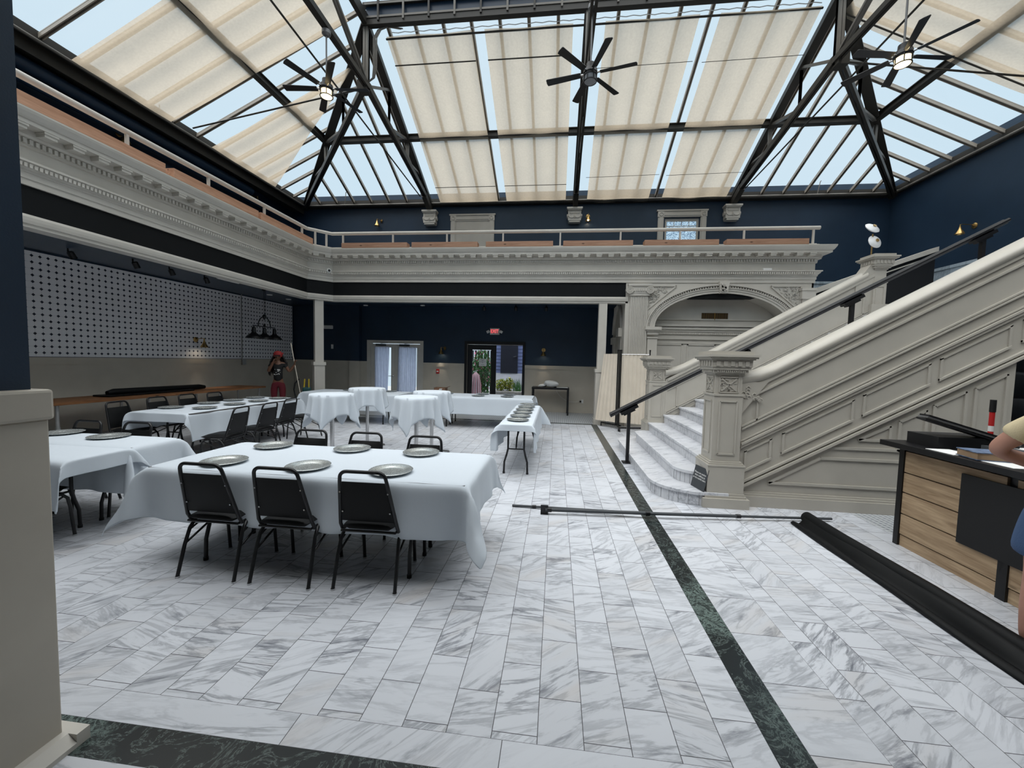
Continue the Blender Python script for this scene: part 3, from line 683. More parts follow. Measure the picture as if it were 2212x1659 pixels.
M['opal2'] = paint('unlit_lens', (.22, .23, .24), .4)
fan((-4.22, 6.87, 6.38), 7.40, 7, True, 'lit black fan hanging under the left roof truss')
fan((.42, 7.0, 6.48), 7.60, 47, False, 'unlit black fan hanging in front of the middle truss')
fan((5.08, 6.85, 6.38), 7.40, 8, True, 'lit black fan hanging under the right roof truss')
# ================================================================ STAIRCASE
SL = .57
def nz(x): return .165+(x-1.24)*SL
NB, FB = 4.80, 7.90                                     # outer face of the near wall, inner face of the far one
st = thing('staircase', 'broad white marble staircase rising to the right between panelled balustrades', 'staircase', (1.24, 6.4, 0))
OFF = Vector((1.24, 6.4, 0))
def sp(mb, name, mat, par=st, **k):
    mb.v = [tuple(Vector(p)-OFF) for p in mb.v]; return mb.build(name, mat, par, **k)
R_, TRD = .165, .285
def step_out(x, r, y0, y1, rr, n=10):
    """plan outline of a bull-nosed step: straight front at x, rounded ends running back to X=2.0"""
    p = [(2.0, y0)]+[(x+rr-rr*sin(pi/2*i/n), y0+rr-rr*cos(pi/2*i/n)) for i in range(n+1)]
    p += [(x+rr-rr*cos(pi/2*i/n), y1-rr+rr*sin(pi/2*i/n)) for i in range(n+1)]+[(2.0, y1)]
    return p
for k, (x, y0, y1, rr) in enumerate(((1.22, 4.66, 8.16, .50), (1.52, 4.92, 7.9, .28))):
    z = R_*(k+1); m = MB(); m.prism(step_out(x+.025, 0, y0+.025, y1-.025, rr), 2, 0 if k == 0 else R_, z-.035); m.prism(step_out(x, 0, y0, y1, rr+.02), 2, z-.035, z)
    m.mi = 1
    if True:
        for i in range(7):
            a = pi/2*(i+.5)/7; px_, py_ = x+.025+rr-rr*sin(a), y0+.025+rr-rr*cos(a)
            m.cb((px_, py_, z-R_/2-.018), (.004, .004, R_-.04))
        for i in range(3): m.cb((x+rr+.08+i*.11, y0+.024, z-R_/2-.018), (.004, .004, R_-.04))
    sp(m, 'step', [M['stairmarble'], M['grey']], bevel=.003)
for k in range(2, 15):
    x = 1.24+TRD*k; z = R_*(k+1) if k < 3 else nz(x)
    z = nz(x); zp = nz(x-TRD)
    m = MB(); m.box(x+.02, x+TRD+.06, NB+.2, FB, zp-.16, z-.035); m.box(x, x+TRD+.05, NB+.2, FB, z-.035, z)
    sp(m, 'step', M['stairmarble'], bevel=.005)
LX, LZ = 1.24+TRD*15, nz(1.24+TRD*15)
m = MB(); m.box(LX, XR, NB+.2, 10.42, LZ-.25, LZ); sp(m, 'landing', M['stairmarble'])
# near balustrade wall (outer face Y=4.80)
def ln(c, x): return SL*(x-2.2)+c
XE = LX+.25
nb = MB()
zt = ln(1.38, XE)
nb.prism([(2.12, 0), (4.90, 0), (4.90, ln(.235, 4.90)), (XE, ln(.235, XE)), (XR, ln(.235, XE)), (XR, zt), (XE, zt), (2.12, ln(1.38, 2.12))], 1, NB, NB+.2)
sp(nb, 'balustrade_wall', M['stair'])
def slant(mb, x0, x1, c0, c1, d, y=NB, s=-1):
    y2 = y+s*d
    mb.prism([(x0, ln(c0, x0)), (x1, ln(c0, x1)), (x1, ln(c1, x1)), (x0, ln(c1, x0))], 1, min(y, y2), max(y, y2))
m = MB()
for c0, c1, d in ((1.245, 1.27, .025), (.915, .935, .03), (.945, .965, .02), (.74, .765, .045), (.70, .74, .03), (.775, .79, .02), (.275, .30, .035), (.225, .255, .05), (1.33, 1.385, .02)): slant(m, 2.15, XE, c0, c1, d)
m.box(2.30, 2.32, NB-.02, NB, ln(.95, 2.3), ln(1.25, 2.3))
for a, b in ((2.2, 2.49), (2.60, 3.33), (3.42, 4.07), (4.16, 4.82), (4.92, 5.4)):
    slant(m, a, b, .395, .42, .022); slant(m, a, b, .625, .645, .016)
    for x in (a, b-.025): m.prism([(x, ln(.40, x)), (x+.025, ln(.40, x+.025)), (x+.025, ln(.64, x+.025)), (x, ln(.64, x))], 1, NB-.016, NB)
# panels in the triangle under the flight
def bar(x0, z0, x1, z1, d=.018, w_=.03): m.beam((x0, NB-d/2, z0), (x1, NB-d/2, z1), d, w_, up=(0, 0, 1))
for (x0, z0), (x1, z1) in (((2.48, .285), (4.86, .285)), ((2.48, .285), (3.02, .60)), ((3.02, .60), (4.86, .60)), ((3.10, .725), (3.84, .725)), ((3.40, .83), (3.72, .83)), ((3.40, .83), (3.72, 1.0)), ((3.72, .83), (3.72, 1.0)),
                           ((3.81, .72), (3.81, 1.05)), ((3.81, 1.05), (4.07, 1.19)), ((4.07, 1.19), (4.07, .72)), ((3.81, .72), (4.07, .72)), ((4.14, .72), (4.14, 1.24)), ((4.14, 1.24), (4.44, 1.41)), ((4.44, 1.41), (4.44, .72)), ((4.14, .72), (4.44, .72)),
                           ((4.53, .72), (4.53, 1.44)), ((4.53, 1.44), (4.82, 1.61)), ((4.82, 1.61), (4.82, .72)), ((4.53, .72), (4.82, .72))): bar(x0, z0, x1, z1)
sp(m, 'panel_moulding', M['stair'])
m = MB(); m.box(2.12, 4.92, NB-.05, NB+.2, 0, .125); m.box(2.12, 4.92, NB-.035, NB+.2, .125, .15); m.box(2.12, 4.92, NB-.02, NB+.2, .15, .17); sp(m, 'skirting', M['stair'])
def railpath(x0, xe, y):
    pts = [(x0, y, ln(1.40, x0)+.10), (x0+.10, y, ln(1.40, x0+.1)+.065), (x0+.22, y, ln(1.40, x0+.22)+.02), (x0+.36, y, ln(1.40, x0+.36))]
    return pts+[(xe, y, ln(1.40, xe))]
def toprail(xe, y, wd, flat=None):
    mb = MB(); P = railpath(2.10, xe, y)
    if flat: P += [(xe+.1, y, ln(1.40, xe)+.03), (flat, y, ln(1.40, xe)+.03)]
    prof = [(-.5, -.02), (-.55, .02), (-.5, .06), (-.25, .095), (0, .105), (.25, .095), (.5, .06), (.55, .02), (.5, -.02), (.36, -.05), (-.36, -.05)]
    vs = [(p[0], p[1]+a*wd, p[2]+b) for p in P for a, b in prof]; k = len(prof)
    mb.add(vs, [(i*k+j, i*k+(j+1) % k, (i+1)*k+(j+1) % k, (i+1)*k+j) for i in range(len(P)-1) for j in range(k)]+[tuple(range(k))[::-1], tuple((len(P)-1)*k+j for j in range(k))]); return mb
sp(toprail(XE, NB+.10, .27, XR), 'rail_cap', M['stair'], smooth=50)
# carved bracket where the near rail meets its newel
m = MB(); m.prism([(2.12, ln(1.10, 2.12)), (2.12, ln(1.50, 2.12)), (2.40, ln(1.33, 2.40))], 1, NB-.03, NB)
for k in range(16): u = random.random(); x = 2.14+.2*u; z = ln(1.20, 2.12)+.25*(1-u)*random.random()+.08; m.tube([(x+.02*cos(t_), NB-.035, z+.02*sin(t_)) for t_ in range(5)], .007, 5)
sp(m, 'carved_bracket', M['stair'], smooth=40)
# far balustrade (inner face Y=7.90)
XU = 5.66
fb = MB(); fb.prism([(2.12, 0), (XU, 0), (XU, ln(1.38, XU)), (2.12, ln(1.38, 2.12))], 1, FB, FB+.2); sp(fb, 'balustrade_wall', M['stair'])
m = MB()
for c0, c1, d in ((1.15, 1.17, .02), (.70, .72, .03), (.73, .75, .02), (.60, .615, .015), (1.33, 1.385, .03)): slant(m, 2.15, XU, c0, c1, d, FB, -1)
m.box(2.32, 2.34, FB-.02, FB, ln(.72, 2.3), ln(1.15, 2.3)); m.box(XU-.16, XU-.14, FB-.02, FB, ln(.72, XU-.16), ln(1.15, XU-.16))
sp(m, 'panel_moulding', M['stair'])
fr_ = toprail(XU-.12, FB+.10, .27); sp(fr_, 'rail_cap', M['stair'], smooth=50)
m = MB(); m.prism([(XU-.3, ln(1.40, XU-.3)), (XU-.14, ln(1.52, XU-.14)), (XU+.02, ln(1.40, XU)+.30), (XU+.02, ln(1.2, XU)), (XU-.3, ln(1.2, XU-.3))], 1, FB-.02, FB+.22); sp(m, 'rail_ramp', M['stair'])
# newels
def newel(name, x0, y0, w_, base, ztop, plinth=True, carve=True):
    xc, yc = x0+w_/2, y0+w_/2; parts = []
    def sq(d, z0, z1, mb): mb.box(xc-d/2, xc+d/2, yc-d/2, yc+d/2, z0, z1)
    m = MB(); h = ztop
    if plinth:
        sq(w_+.10, base, base+.11, m); sq(w_+.05, base+.11, base+.135, m); sq(w_+.02, base+.135, base+.16, m); sq(w_, base+.16, base+.47, m)
        m.mi = 0
        for i in range(3): sq(w_+.01-i*.03, base+.47+i*.018, base+.488+i*.018, m)
        sb = base+.52
    else: sq(w_*.95, base, base+.5, m); sb = base+.4
    sw_ = w_-.09; sq(sw_, sb, h-.48, m)
    sq(sw_+.02, h-.50, h-.475, m); sq(sw_-.02, h-.475, h-.26, m)
    sq(sw_+.01, h-.26, h-.235, m); sq(sw_+.06, h-.235, h-.20, m); sq(sw_+.10, h-.20, h-.17, m); sq(sw_+.12, h-.17, h-.09, m); sq(sw_+.16, h-.09, h-.075, m); sq(sw_+.20, h-.075, h-.055, m); sq(sw_+.23, h-.055, h-.03, m); sq(sw_+.14, h-.03, h+.01, m)
    for s, ax in ((-1, 1), (-1, 0), (1, 1)):
        def put(u, z, du, dz, d, off):
            if ax == 1: m.cb((xc+u, yc+s*(off+d/2), z), (du, d, dz))
            else: m.cb((xc+s*(off+d/2), yc+u, z), (d, du, dz))
        o = sw_/2
        for i in range(5): put((-2+i)*.085*w_/.44, h-.13, .045*w_/.44, .055, .012, (sw_+.12)/2)
        n = 14
        for i in range(n): put(-sw_/2+.01+i*(sw_-.02)/(n-1), h-.215, .010, .022, .012, (sw_+.06)/2)
        if carve:
            a = sw_*.33
            for u, z, du, dz in ((0, h-.285, 2*a, .012), (0, h-.46, 2*a, .012), (-a, h-.372, .012, .18), (a, h-.372, .012, .18)): put(u, z, du, dz, .012, (sw_-.02)/2)
            for k in range(26):
                u, z = random.uniform(-a*.85, a*.85), h-.372+random.uniform(-.07, .07); put(u, z, random.uniform(.012, .035), random.uniform(.008, .02), .008, (sw_-.02)/2)
            for sgn in (-1, 1):
                if ax == 1: m.beam((xc-a*.8, yc+s*((sw_-.02)/2+.006), h-.372-sgn*.07), (xc+a*.8, yc+s*((sw_-.02)/2+.006), h-.372+sgn*.07), .012, .015)
                else: m.beam((xc+s*((sw_-.02)/2+.006), yc-a*.8, h-.372-sgn*.07), (xc+s*((sw_-.02)/2+.006), yc+a*.8, h-.372+sgn*.07), .012, .015)
        a = sw_*.30; z0, z1 = sb+.09, h-.56
        if z1 > z0+.1:
            for u, z, du, dz in ((0, z0, 2*a, .018), (0, z1, 2*a, .018), (-a, (z0+z1)/2, .018, z1-z0), (a, (z0+z1)/2, .018, z1-z0)): put(u, z, du, dz, .012, o)
    return sp(m, name, M['stair'])
newel('newel_post', 1.765, 4.68, .40, 0, 1.78)
newel('newel_post', 1.765, 7.86, .40, 0, 1.78)
newel('newel_post', 5.60, 7.82, .30, LZ-.3, 3.68, False, False)
# handrail down the middle of the flight
hr = thing('handrail', 'black metal handrail running up the middle of the marble stair', 'handrail', (1.20, 6.55, 0))
def hz(x): return .79+.553*(x-.91)
H0 = Vector((1.20, 6.55, 0))
m = MB(); P = [(.90, hz(.9)), (6.38, hz(6.38))]
for dy, dz, r in ((-.035, 0, .026), (.035, 0, .026), (0, -.02, .03)): m.cyl(Vector((P[0][0], 6.55+dy, P[0][1]+dz))-H0, Vector((P[1][0], 6.55+dy, P[1][1]+dz))-H0, r, n=12)
m.build('rail', M['black'], hr, smooth=40)
for x, b in ((1.20, 0), (2.86, nz(2.86)-.02), (4.42, nz(4.42)-.02), (6.10, LZ)):
    m = MB(); m.cb(Vector((x, 6.55, (b+hz(x)-.06)/2))-H0, (.05, .05, hz(x)-.06-b)); po = m.build('rail_post', M['black'], hr)
    m = MB(); m.cb(Vector((x, 6.55, b+.008))-H0, (.16, .16, .016)); m.build('foot_plate', M['black'], po)
    R = Matrix.Rotation(-math.atan(.553), 3, 'Y'); m = MB(); m.cb(Vector((x, 6.55, hz(x)-.075))-H0, (.30, .11, .045), R); m.cb(Vector((x, 6.55, hz(x)-.11))-H0, (.20, .08, .04), R); m.build('bracket', M['black'], po)
# landing surroundings on the right
wm = MB(); wm.box(5.6, XR, YB-.04, YB, 2.2, 4.19); wm.box(XR-.04, XR, 4.8, YB, 2.2, 4.19); wm.box(5.6, XR-.02, YB-.06, YB, 4.12, 4.19); wm.box(XR-.06, XR, 4.8, YB, 4.12, 4.19)
struct('baseboard_right', wm, M['wallmarble'])
ub = MB(); ub.prism([(6.19, 2.2), (9.0, 2.2), (9.0, 4.55), (7.6, 4.05), (6.19, 3.50)], 1, 10.72, 10.84); struct('wall_shade_upper_flight', ub, M['dark'])  # near-black slab stands in for the shaded opening under the upper flight
ub = MB(); ub.prism([(6.19, 3.42), (7.6, 3.97), (9.0, 4.49), (9.0, 4.60), (7.6, 4.08), (6.19, 3.54)], 1, 10.64, 10.90); ub.prism([(6.19, 3.32), (9.0, 4.39), (9.0, 4.42), (6.19, 3.35)], 1, 10.68, 10.86); struct('trim_16', ub, M['trim'])
# room under the stair beyond the wall's end; near-black walls carry its shade
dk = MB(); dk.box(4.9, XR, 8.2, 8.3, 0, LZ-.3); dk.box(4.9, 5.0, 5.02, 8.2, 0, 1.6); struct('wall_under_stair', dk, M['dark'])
sh = MB()
for z in (.9, 1.25, 1.6): sh.box(5.05, 7.5, 6.0, 6.4, z, z+.03)
sh.box(5.05, 7.5, 6.38, 6.42, 0, 2.0); sh.box(7.46, 7.5, 6, 6.4, 0, 2.0)
tag(sh.build('bar_shelf', M['grey']), 'dark shelving glimpsed in the opening under the stair', 'shelf')
# ================================================================ TABLES, CLOTHS, PLATES
def table_cloth(x0, x1, y0, y1, z, o, label, seed=0, n=34, group='white linen cloths on the banquet tables', amp=1.):
    """o = overhang on -x, +x, -y, +y"""
    rnd = random.Random(seed); a, b = (x1-x0)/2, (y1-y0)/2; cx, cy = (x0+x1)/2, (y0+y1)/2
    def axis(h, om, op):
        m = max(4, int(h*2/.09)); k = 9
        return [-h-om*(1-i/k) for i in range(k)]+[-h+2*h*i/m for i in range(m+1)]+[h+op*(i+1)/k for i in range(k)]
    U, V = axis(a, o[0], o[1]), axis(b, o[2], o[3]); ph = [rnd.random()*6.28 for _ in range(12)]
    vs = []
    for v in V:
        for u in U:
            dx, dy = max(abs(u)-a, 0), max(abs(v)-b, 0); sx, sy = (1 if u > 0 else -1), (1 if v > 0 else -1)
            ux, vy = max(-a, min(a, u)), max(-b, min(b, v)); rho = math.hypot(dx, dy)
            if rho == 0:
                vs.append((cx+u, cy+v, z+.0015*sin(11*u+ph[0])*sin(9*v+ph[1]))); continue
            t = math.atan2(dy, dx); s2 = sin(2*t); q = u*5 if dy > dx else v*5
            wave = amp*(.030*sin(2.1*q+ph[2])+.018*sin(4.7*q+ph[3]))*rho/.4
            out = .012+.06*rho+wave*.8+s2*(.03+.38*rho*(.6+.4*sin(ph[4]+sx+2*sy)))
            fold = .10*rho*sin(4*t+ph[5]+sx*2+sy)*s2
            ox, oy = cos(t)*out-sin(t)*fold, sin(t)*out+cos(t)*fold
            zz = z-rho*(1-.10*s2)+.004
            zz = max(zz, .03)
            vs.append((cx+ux+sx*ox, cy+vy+sy*oy, zz))
    nu = len(U); mb = MB(); mb.add([(p[0]-cx, p[1]-cy, p[2]-z) for p in vs], [(j*nu+i, j*nu+i+1, (j+1)*nu+i+1, (j+1)*nu+i) for j in range(len(V)-1) for i in range(nu-1)])
    ob = mb.build('tablecloth', M['cloth'], smooth=80); ob.location = (cx, cy, z)
    so = ob.modifiers.new('solid', 'SOLIDIFY'); so.thickness = .003
    su = ob.modifiers.new('sub', 'SUBSURF'); su.levels = su.render_levels = 1
    return tag(ob, label, 'tablecloth', group)
def folding_table(ln_, wd, zt=.735, legs=None, label='', group='folding banquet tables under the cloths'):
    t = thing('folding_table', label, 'table', group=group)
    m = MB(); m.box(-ln_/2, ln_/2, -wd/2, wd/2, zt-.03, zt); m.build('tabletop', M['grey'], t)
    for x in (legs or (-ln_/2+.42, ln_/2-.42)):
        fr_ = None
        for s in (-1, 1):
            m = MB(); m.tube([(x, s*.115, zt-.03), (x, s*.115, .36), (x, s*.135, .27), (x, s*.165, .17), (x, s*.17, .02)], .0145, 10); m.cyl((x, s*.17, 0), (x, s*.17, .025), .018, n=10); l = m.build('leg', M['black'], t, smooth=40)
        m = MB(); m.cyl((x, -.115, .36), (x, .115, .36), .010, n=8)
        m.tube([(x, -.115, zt-.12), (x, -.05, zt-.05), (x, .05, zt-.05), (x, .115, zt-.12)], .010, 8); m.cyl((x, 0, .36), (x+(.35 if x < 0 else -.35), 0, zt-.04), .009, n=8)
        m.build('leg_brace', M['black'], t, smooth=40)
    return t
def put(t, x, y, rz=0, label=None): t.location = (x, y, 0); t.rotation_euler = (0, 0, rz); return t
T0 = folding_table(2.50, .455, label='black legged folding table under the front cloth, nearer of two')
put(T0, -1.865, 2.895)
def tbl(x, y, rz, lab): return dup(T0, (x, y, 0), rz, lab)
tbl(-1.865, 3.385, 0, 'folding table under the front cloth, farther of the two')
tbl(-5.13, 2.895, 0, 'folding table under the short-draped cloth behind the pillar')
tbl(-5.13, 3.405, 0, 'folding table beyond the short-draped one behind the pillar')
tbl(-6.02, 6.40, pi/2, 'folding table under the left row cloth, nearer the plank table')
tbl(-5.54, 6.40, pi/2, 'folding table under the left row cloth, on the chair side facing the cocktail tables')
TD = folding_table(2.44, .455, legs=(-1.10, .70), label='narrow folding table with wishbone legs, lined with six plates'); put(TD, -.54, 6.66, pi/2)
tbl(-1.78, 9.40, 0, 'folding table under the back cloth before the open door')
tbl(-1.78, 9.92, 0, 'folding table under the back cloth, side next to the open door')
tbl(-5.0, 9.30, 0, 'folding table beyond the cocktail tables, on the left')
tbl(-5.0, 9.80, 0, 'folding table beyond the cocktail tables on the left, far side')
table_cloth(-3.14, -.59, 2.655, 3.63, .742, (.40, .34, .40, .36), 'white cloth over the front table set with six silver chargers', 1)
table_cloth(-6.4, -3.86, 2.655, 3.135, .744, (.3, .14, .40, .2), 'white cloth hanging short, half hidden by the pillar, front one', 2)
table_cloth(-6.4, -3.87, 3.155, 3.65, .742, (.3, .40, .42, .36), 'white cloth just behind the short one by the pillar', 3)
table_cloth(-6.26, -5.32, 5.12, 7.68, .742, (.30, .42, .14, .36), 'white cloth over the left row table set with eight chargers', 4)
table_cloth(-.78, -.30, 5.41, 7.90, .742, (.40, .40, .10, .3), 'white cloth over the narrow table lined with six plates', 5)
table_cloth(-3.03, -.54, 9.15, 10.18, .742, (.2, .20, .42, .3), 'white cloth over the back table before the open door', 6, amp=.5)
table_cloth(-6.25, -3.76, 9.05, 10.05, .742, (.30, .2, .42, .3), 'white cloth over the long table behind the cocktail tables at left', 7, amp=.5)
# chargers
def charger():
    t = thing('charger_plate', 'x', 'plate', group='silver charger plates on the white cloths')
    m = MB(); m.lathe([(.02, .004), (.095, .004), (.105, .006), (.115, .013), (.155, .017), (.163, .019), (.166, .017), (.163, .013), (.12, .006), (.10, 0), (.02, 0)], n=44); m.build('dish', M['plate'], t, smooth=50)
    return t
CP = charger(); first = True
for x, y, lab in ((-2.65, 2.865, 'silver charger, front left on the nearest table'), (-1.917, 2.855, 'silver charger, front middle on the nearest table'), (-1.24, 2.86, 'silver charger, front right on the nearest table'),
                  (-2.675, 3.46, 'silver charger, back left on the nearest table'), (-1.896, 3.49, 'silver charger, back middle on the nearest table'), (-1.218, 3.48, 'silver charger, back right on the nearest table'),
                  (-4.506, 3.483, 'silver charger alone in the middle of the table by the pillar'), (-5.136, 3.544, 'silver charger cut by the pillar edge, far side'), (-4.92, 2.88, 'silver charger mostly hidden by the pillar, near side'),
                  (-6.07, 5.58, 'silver charger nearest the pillar on the left row table'), (-5.57, 5.67, 'second silver charger on the chair side of the left row'), (-6.07, 6.26, 'silver charger second along the far side of the left row'), (-5.56, 6.25, 'silver charger second along the near side of the left row'),
                  (-6.07, 6.80, 'silver charger third along the far side of the left row'), (-5.57, 6.81, 'silver charger third along the near side of the left row'), (-6.07, 7.35, 'silver charger last on the far side of the left row'), (-5.6, 7.38, 'silver charger last on the near side of the left row')):
    if first: CP.location = (x, y, .748); CP['label'] = lab; first = False
    else: dup(CP, (x, y, .748), random.random(), lab)
for i in range(6): dup(CP, (-.543, 5.755+.428*i, .748), 0, 'silver charger, %s on the narrow side table' % ('nearest of six', 'second of six', 'third of six', 'fourth of six', 'fifth of six', 'farthest of six')[i])
for x, y, lab in ((-1.877, 9.427, 'charger on the back table, near side, left of the door post'), (-1.166, 9.457, 'charger on the back table, near side, by the right door'), (-1.861, 10.02, 'charger on the back table, far side, left one'), (-1.181, 10.04, 'charger on the back table, far side, right one'),
                  (-2.78, 9.85, 'charger on the back table beside the cardboard box'), (-4.30, 9.85, 'charger seen between the cocktail tables below the curtained door'), (-5.40, 9.8, 'charger left of the rear cocktail table')):
    dup(CP, (x, y, .748), 0, lab)
# cocktail tables
def cocktail(x, y, th, lab, clab, seed):
    t = thing('cocktail_table', lab, 'table', (x, y, 0), group='round high cocktail tables')
    m = MB(); m.lathe([(.02, 1.035), (.30, 1.035), (.305, 1.05), (.30, 1.063), (.02, 1.063)], n=40); m.build('tabletop', M['white'], t, smooth=40)
    m = MB(); m.cyl((0, 0, .04), (0, 0, 1.04), .030, n=18); m.build('pole', M['silver'], t, smooth=40)
    for k in range(4):
        a = th+k*pi/2; m = MB(); m.beam((0, 0, .055), (.30*cos(a), .30*sin(a), .02), .045, .022); m.cyl((.29*cos(a), .29*sin(a), 0), (.29*cos(a), .29*sin(a), .02), .02, n=10); m.build('foot', M['grey'], t)
    rnd = random.Random(seed); S, Rr = .60, .308; N, K = 144, 12; vs = [(0, 0, 0)]; ph = rnd.random()*6; p2 = rnd.random()*6; nf = 13
    for j in range(1, 5):
        for i in range(N): a = 2*pi*i/N; vs.append((Rr*j/4*cos(a), Rr*j/4*sin(a), 0))
    for j in range(1, K+1):
        for i in range(N):
            a = 2*pi*i/N; L = S/max(abs(cos(a-th)), abs(sin(a-th)))-Rr; rho = L*j/K
            f = sin(nf*a+ph+.6*sin(3*a+p2)); c_ = max(0, (L-.42)/.15)
            r = Rr+.010+.10*rho+(.085*f+.02*sin(5*a+p2))*rho**1.0*(1-.2*c_)+c_*.10*rho
            a2 = a+.10*sin(nf*a+ph+1.4)*rho
            vs.append((r*cos(a2), r*sin(a2), -rho*(.985-.02*f)))
    fs = [(0, 1+i, 1+(i+1) % N) for i in range(N)]+[(1+(j-1)*N+i, 1+(j-1)*N+(i+1) % N, 1+j*N+(i+1) % N, 1+j*N+i) for j in range(1, 4+K) for i in range(N)]
    mb = MB(); mb.add(vs, fs); ob = mb.build('cocktail_tablecloth', M['cloth'], smooth=70); ob.location = (x, y, 1.068)
    so = ob.modifiers.new('solid', 'SOLIDIFY'); so.thickness = .003
    tag(ob, clab, 'tablecloth', 'white cloths over the cocktail tables')
cocktail(-3.33, 5.54, .95, 'high round cocktail table on a chrome pole, front left of four', 'white cloth falling in folds, front left of the four high tables', 1)
cocktail(-3.40, 6.79, .5, 'high round cocktail table on a chrome pole, rear left of four', 'white cloth falling in folds, rear left of the four high tables', 2)
cocktail(-2.03, 5.57, .75, 'high round cocktail table on a chrome pole, front right of four', 'white cloth falling in folds, front right of the four high tables', 3)
cocktail(-2.11, 6.55, .35, 'high round cocktail table on a chrome pole, rear right of four', 'white cloth falling in folds, rear right of the four high tables', 4)

# ---------------------------------------------------------------- chairs
def chair():
    t = thing('banquet_chair', 'x', 'chair', group='black stacking banquet chairs')
    W0, W1 = .205, .162
    def yb(z): return -.135-.115*(z-.40)/.45
    P = [(-W0, yb(.41)+.02, .395), (-W0, yb(.45), .45), (-W1-.004, yb(.78), .78)]
    cor = []
    for i in range(1, 7): a = pi/2*i/6; z = .80+.052*sin(a); cor.append((-W1+.055*(1-cos(a)), yb(z), z))
    P += cor+[(-x, y, z) for x, y, z in cor[::-1]]+[(W1+.004, yb(.78), .78), (W0, yb(.45), .45), (W0, yb(.41)+.02, .395)]
    m = MB(); m.tube(P, .0125, 10); m.build('back_frame', M['black'], t, smooth=40)
    m = MB(); n = 6                                     # padded back panel
    vs = []
    for s in (1, -1):
        for j in range(n+1):
            for i in range(n+1):
                z = .475+.30*j/n; w_ = (W0+(W1-W0)*(z-.45)/.33)-.012; x = -w_+2*w_*i/n
                e_ = min(1, min(i, n-i)/1.2)*min(1, min(j, n-j)/1.2)
                vs.append((x, yb(z)+(.004+.022*e_ if s > 0 else -.004-.004*e_), z))
    q = (n+1)**2; fs = []
    for s in (0, 1):
        for j in range(n):
            for i in range(n): b = s*q+j*(n+1)+i; f_ = (b, b+1, b+n+2, b+n+1); fs.append(f_ if s else f_[::-1])
    rim = [i for i in range(n+1)]+[(n+1)*j+n for j in range(1, n+1)]+[(n+1)*n+i for i in range(n-1, -1, -1)]+[(n+1)*j for j in range(n-1, 0, -1)]
    for i in range(len(rim)): a, b = rim[i], rim[(i+1) % len(rim)]; fs.append((a, b, q+b, q+a))
    m.__init__(); m.add(vs, fs); bp = m.build('backrest', M['vinyl'], t, smooth=50)
    m = MB()
    for sx in (-1, 1):
        for z in (.55, .70): m.cyl((sx*(W0-.035), yb(z)-.014, z), (sx*(W0-.035), yb(z)-.002, z), .006, n=8)
    m.build('screw', M['silver'], bp)
    m = MB(); N = 9; vs = []                             # seat cushion
    for s in (1, -1):
        for j in range(N+1):
            for i in range(N+1):
                u, v = -1+2*i/N, -1+2*j/N; e_ = (1-abs(u)**6)*(1-abs(v)**6)
                x = u*(.20+.015*v)*(1-.06*abs(v)**5); y = v*.205*(1-.06*abs(u)**5)+.015
                vs.append((x, y, .44+(.028*e_ if s > 0 else -.028*min(1, e_*3)-.002)))
    q = (N+1)**2; fs = []
    for s in (0, 1):
        for j in range(N):
            for i in range(N): b = s*q+j*(N+1)+i; f_ = (b, b+1, b+N+2, b+N+1); fs.append(f_ if not s else f_[::-1])
    rim = [i for i in range(N+1)]+[(N+1)*j+N for j in range(1, N+1)]+[(N+1)*N+i for i in range(N-1, -1, -1)]+[(N+1)*j for j in range(N-1, 0, -1)]
    for i in range(len(rim)): a, b = rim[i], rim[(i+1) % len(rim)]; fs.append((b, a, q+a, q+b))
    m.add(vs, fs); m.build('seat', M['vinyl'], t, smooth=60)
    for s in (-1, 1):
        m = MB(); m.tube([(s*.195, -.02, .405), (s*.205, -.085, .385), (s*.212, -.125, .335), (s*.218, -.165, .22), (s*.222, -.222, .012)], .0125, 10); l = m.build('leg', M['black'], t, smooth=40)
        m = MB(); m.cyl((s*.222, -.222, 0), (s*.222, -.222, .014), .015, n=10); m.build('glide', M['silver'], l)
        m = MB(); m.tube([(s*.195, .09, .405), (s*.20, .155, .39), (s*.205, .19, .35), (s*.207, .205, .27), (s*.208, .228, .012)], .0125, 10); l = m.build('leg', M['black'], t, smooth=40)
        m = MB(); m.cyl((s*.208, .228, 0), (s*.208, .228, .014), .015, n=10); m.build('glide', M['silver'], l)
        m = MB(); m.cyl((s*.216, -.16, .23), (s*.204, .17, .375), .008, n=8); m.cyl((s*.21, -.13, .32), (s*.198, .06, .40), .007, n=8); m.build('brace', M['black'], t, smooth=40)
    m = MB(); m.tube([(-.195, -.15, .40), (-.195, .16, .40), (.195, .16, .40), (.195, -.15, .40)], .010, 8, True); m.build('seat_frame', M['black'], t)
    return t
CH = chair(); first = True
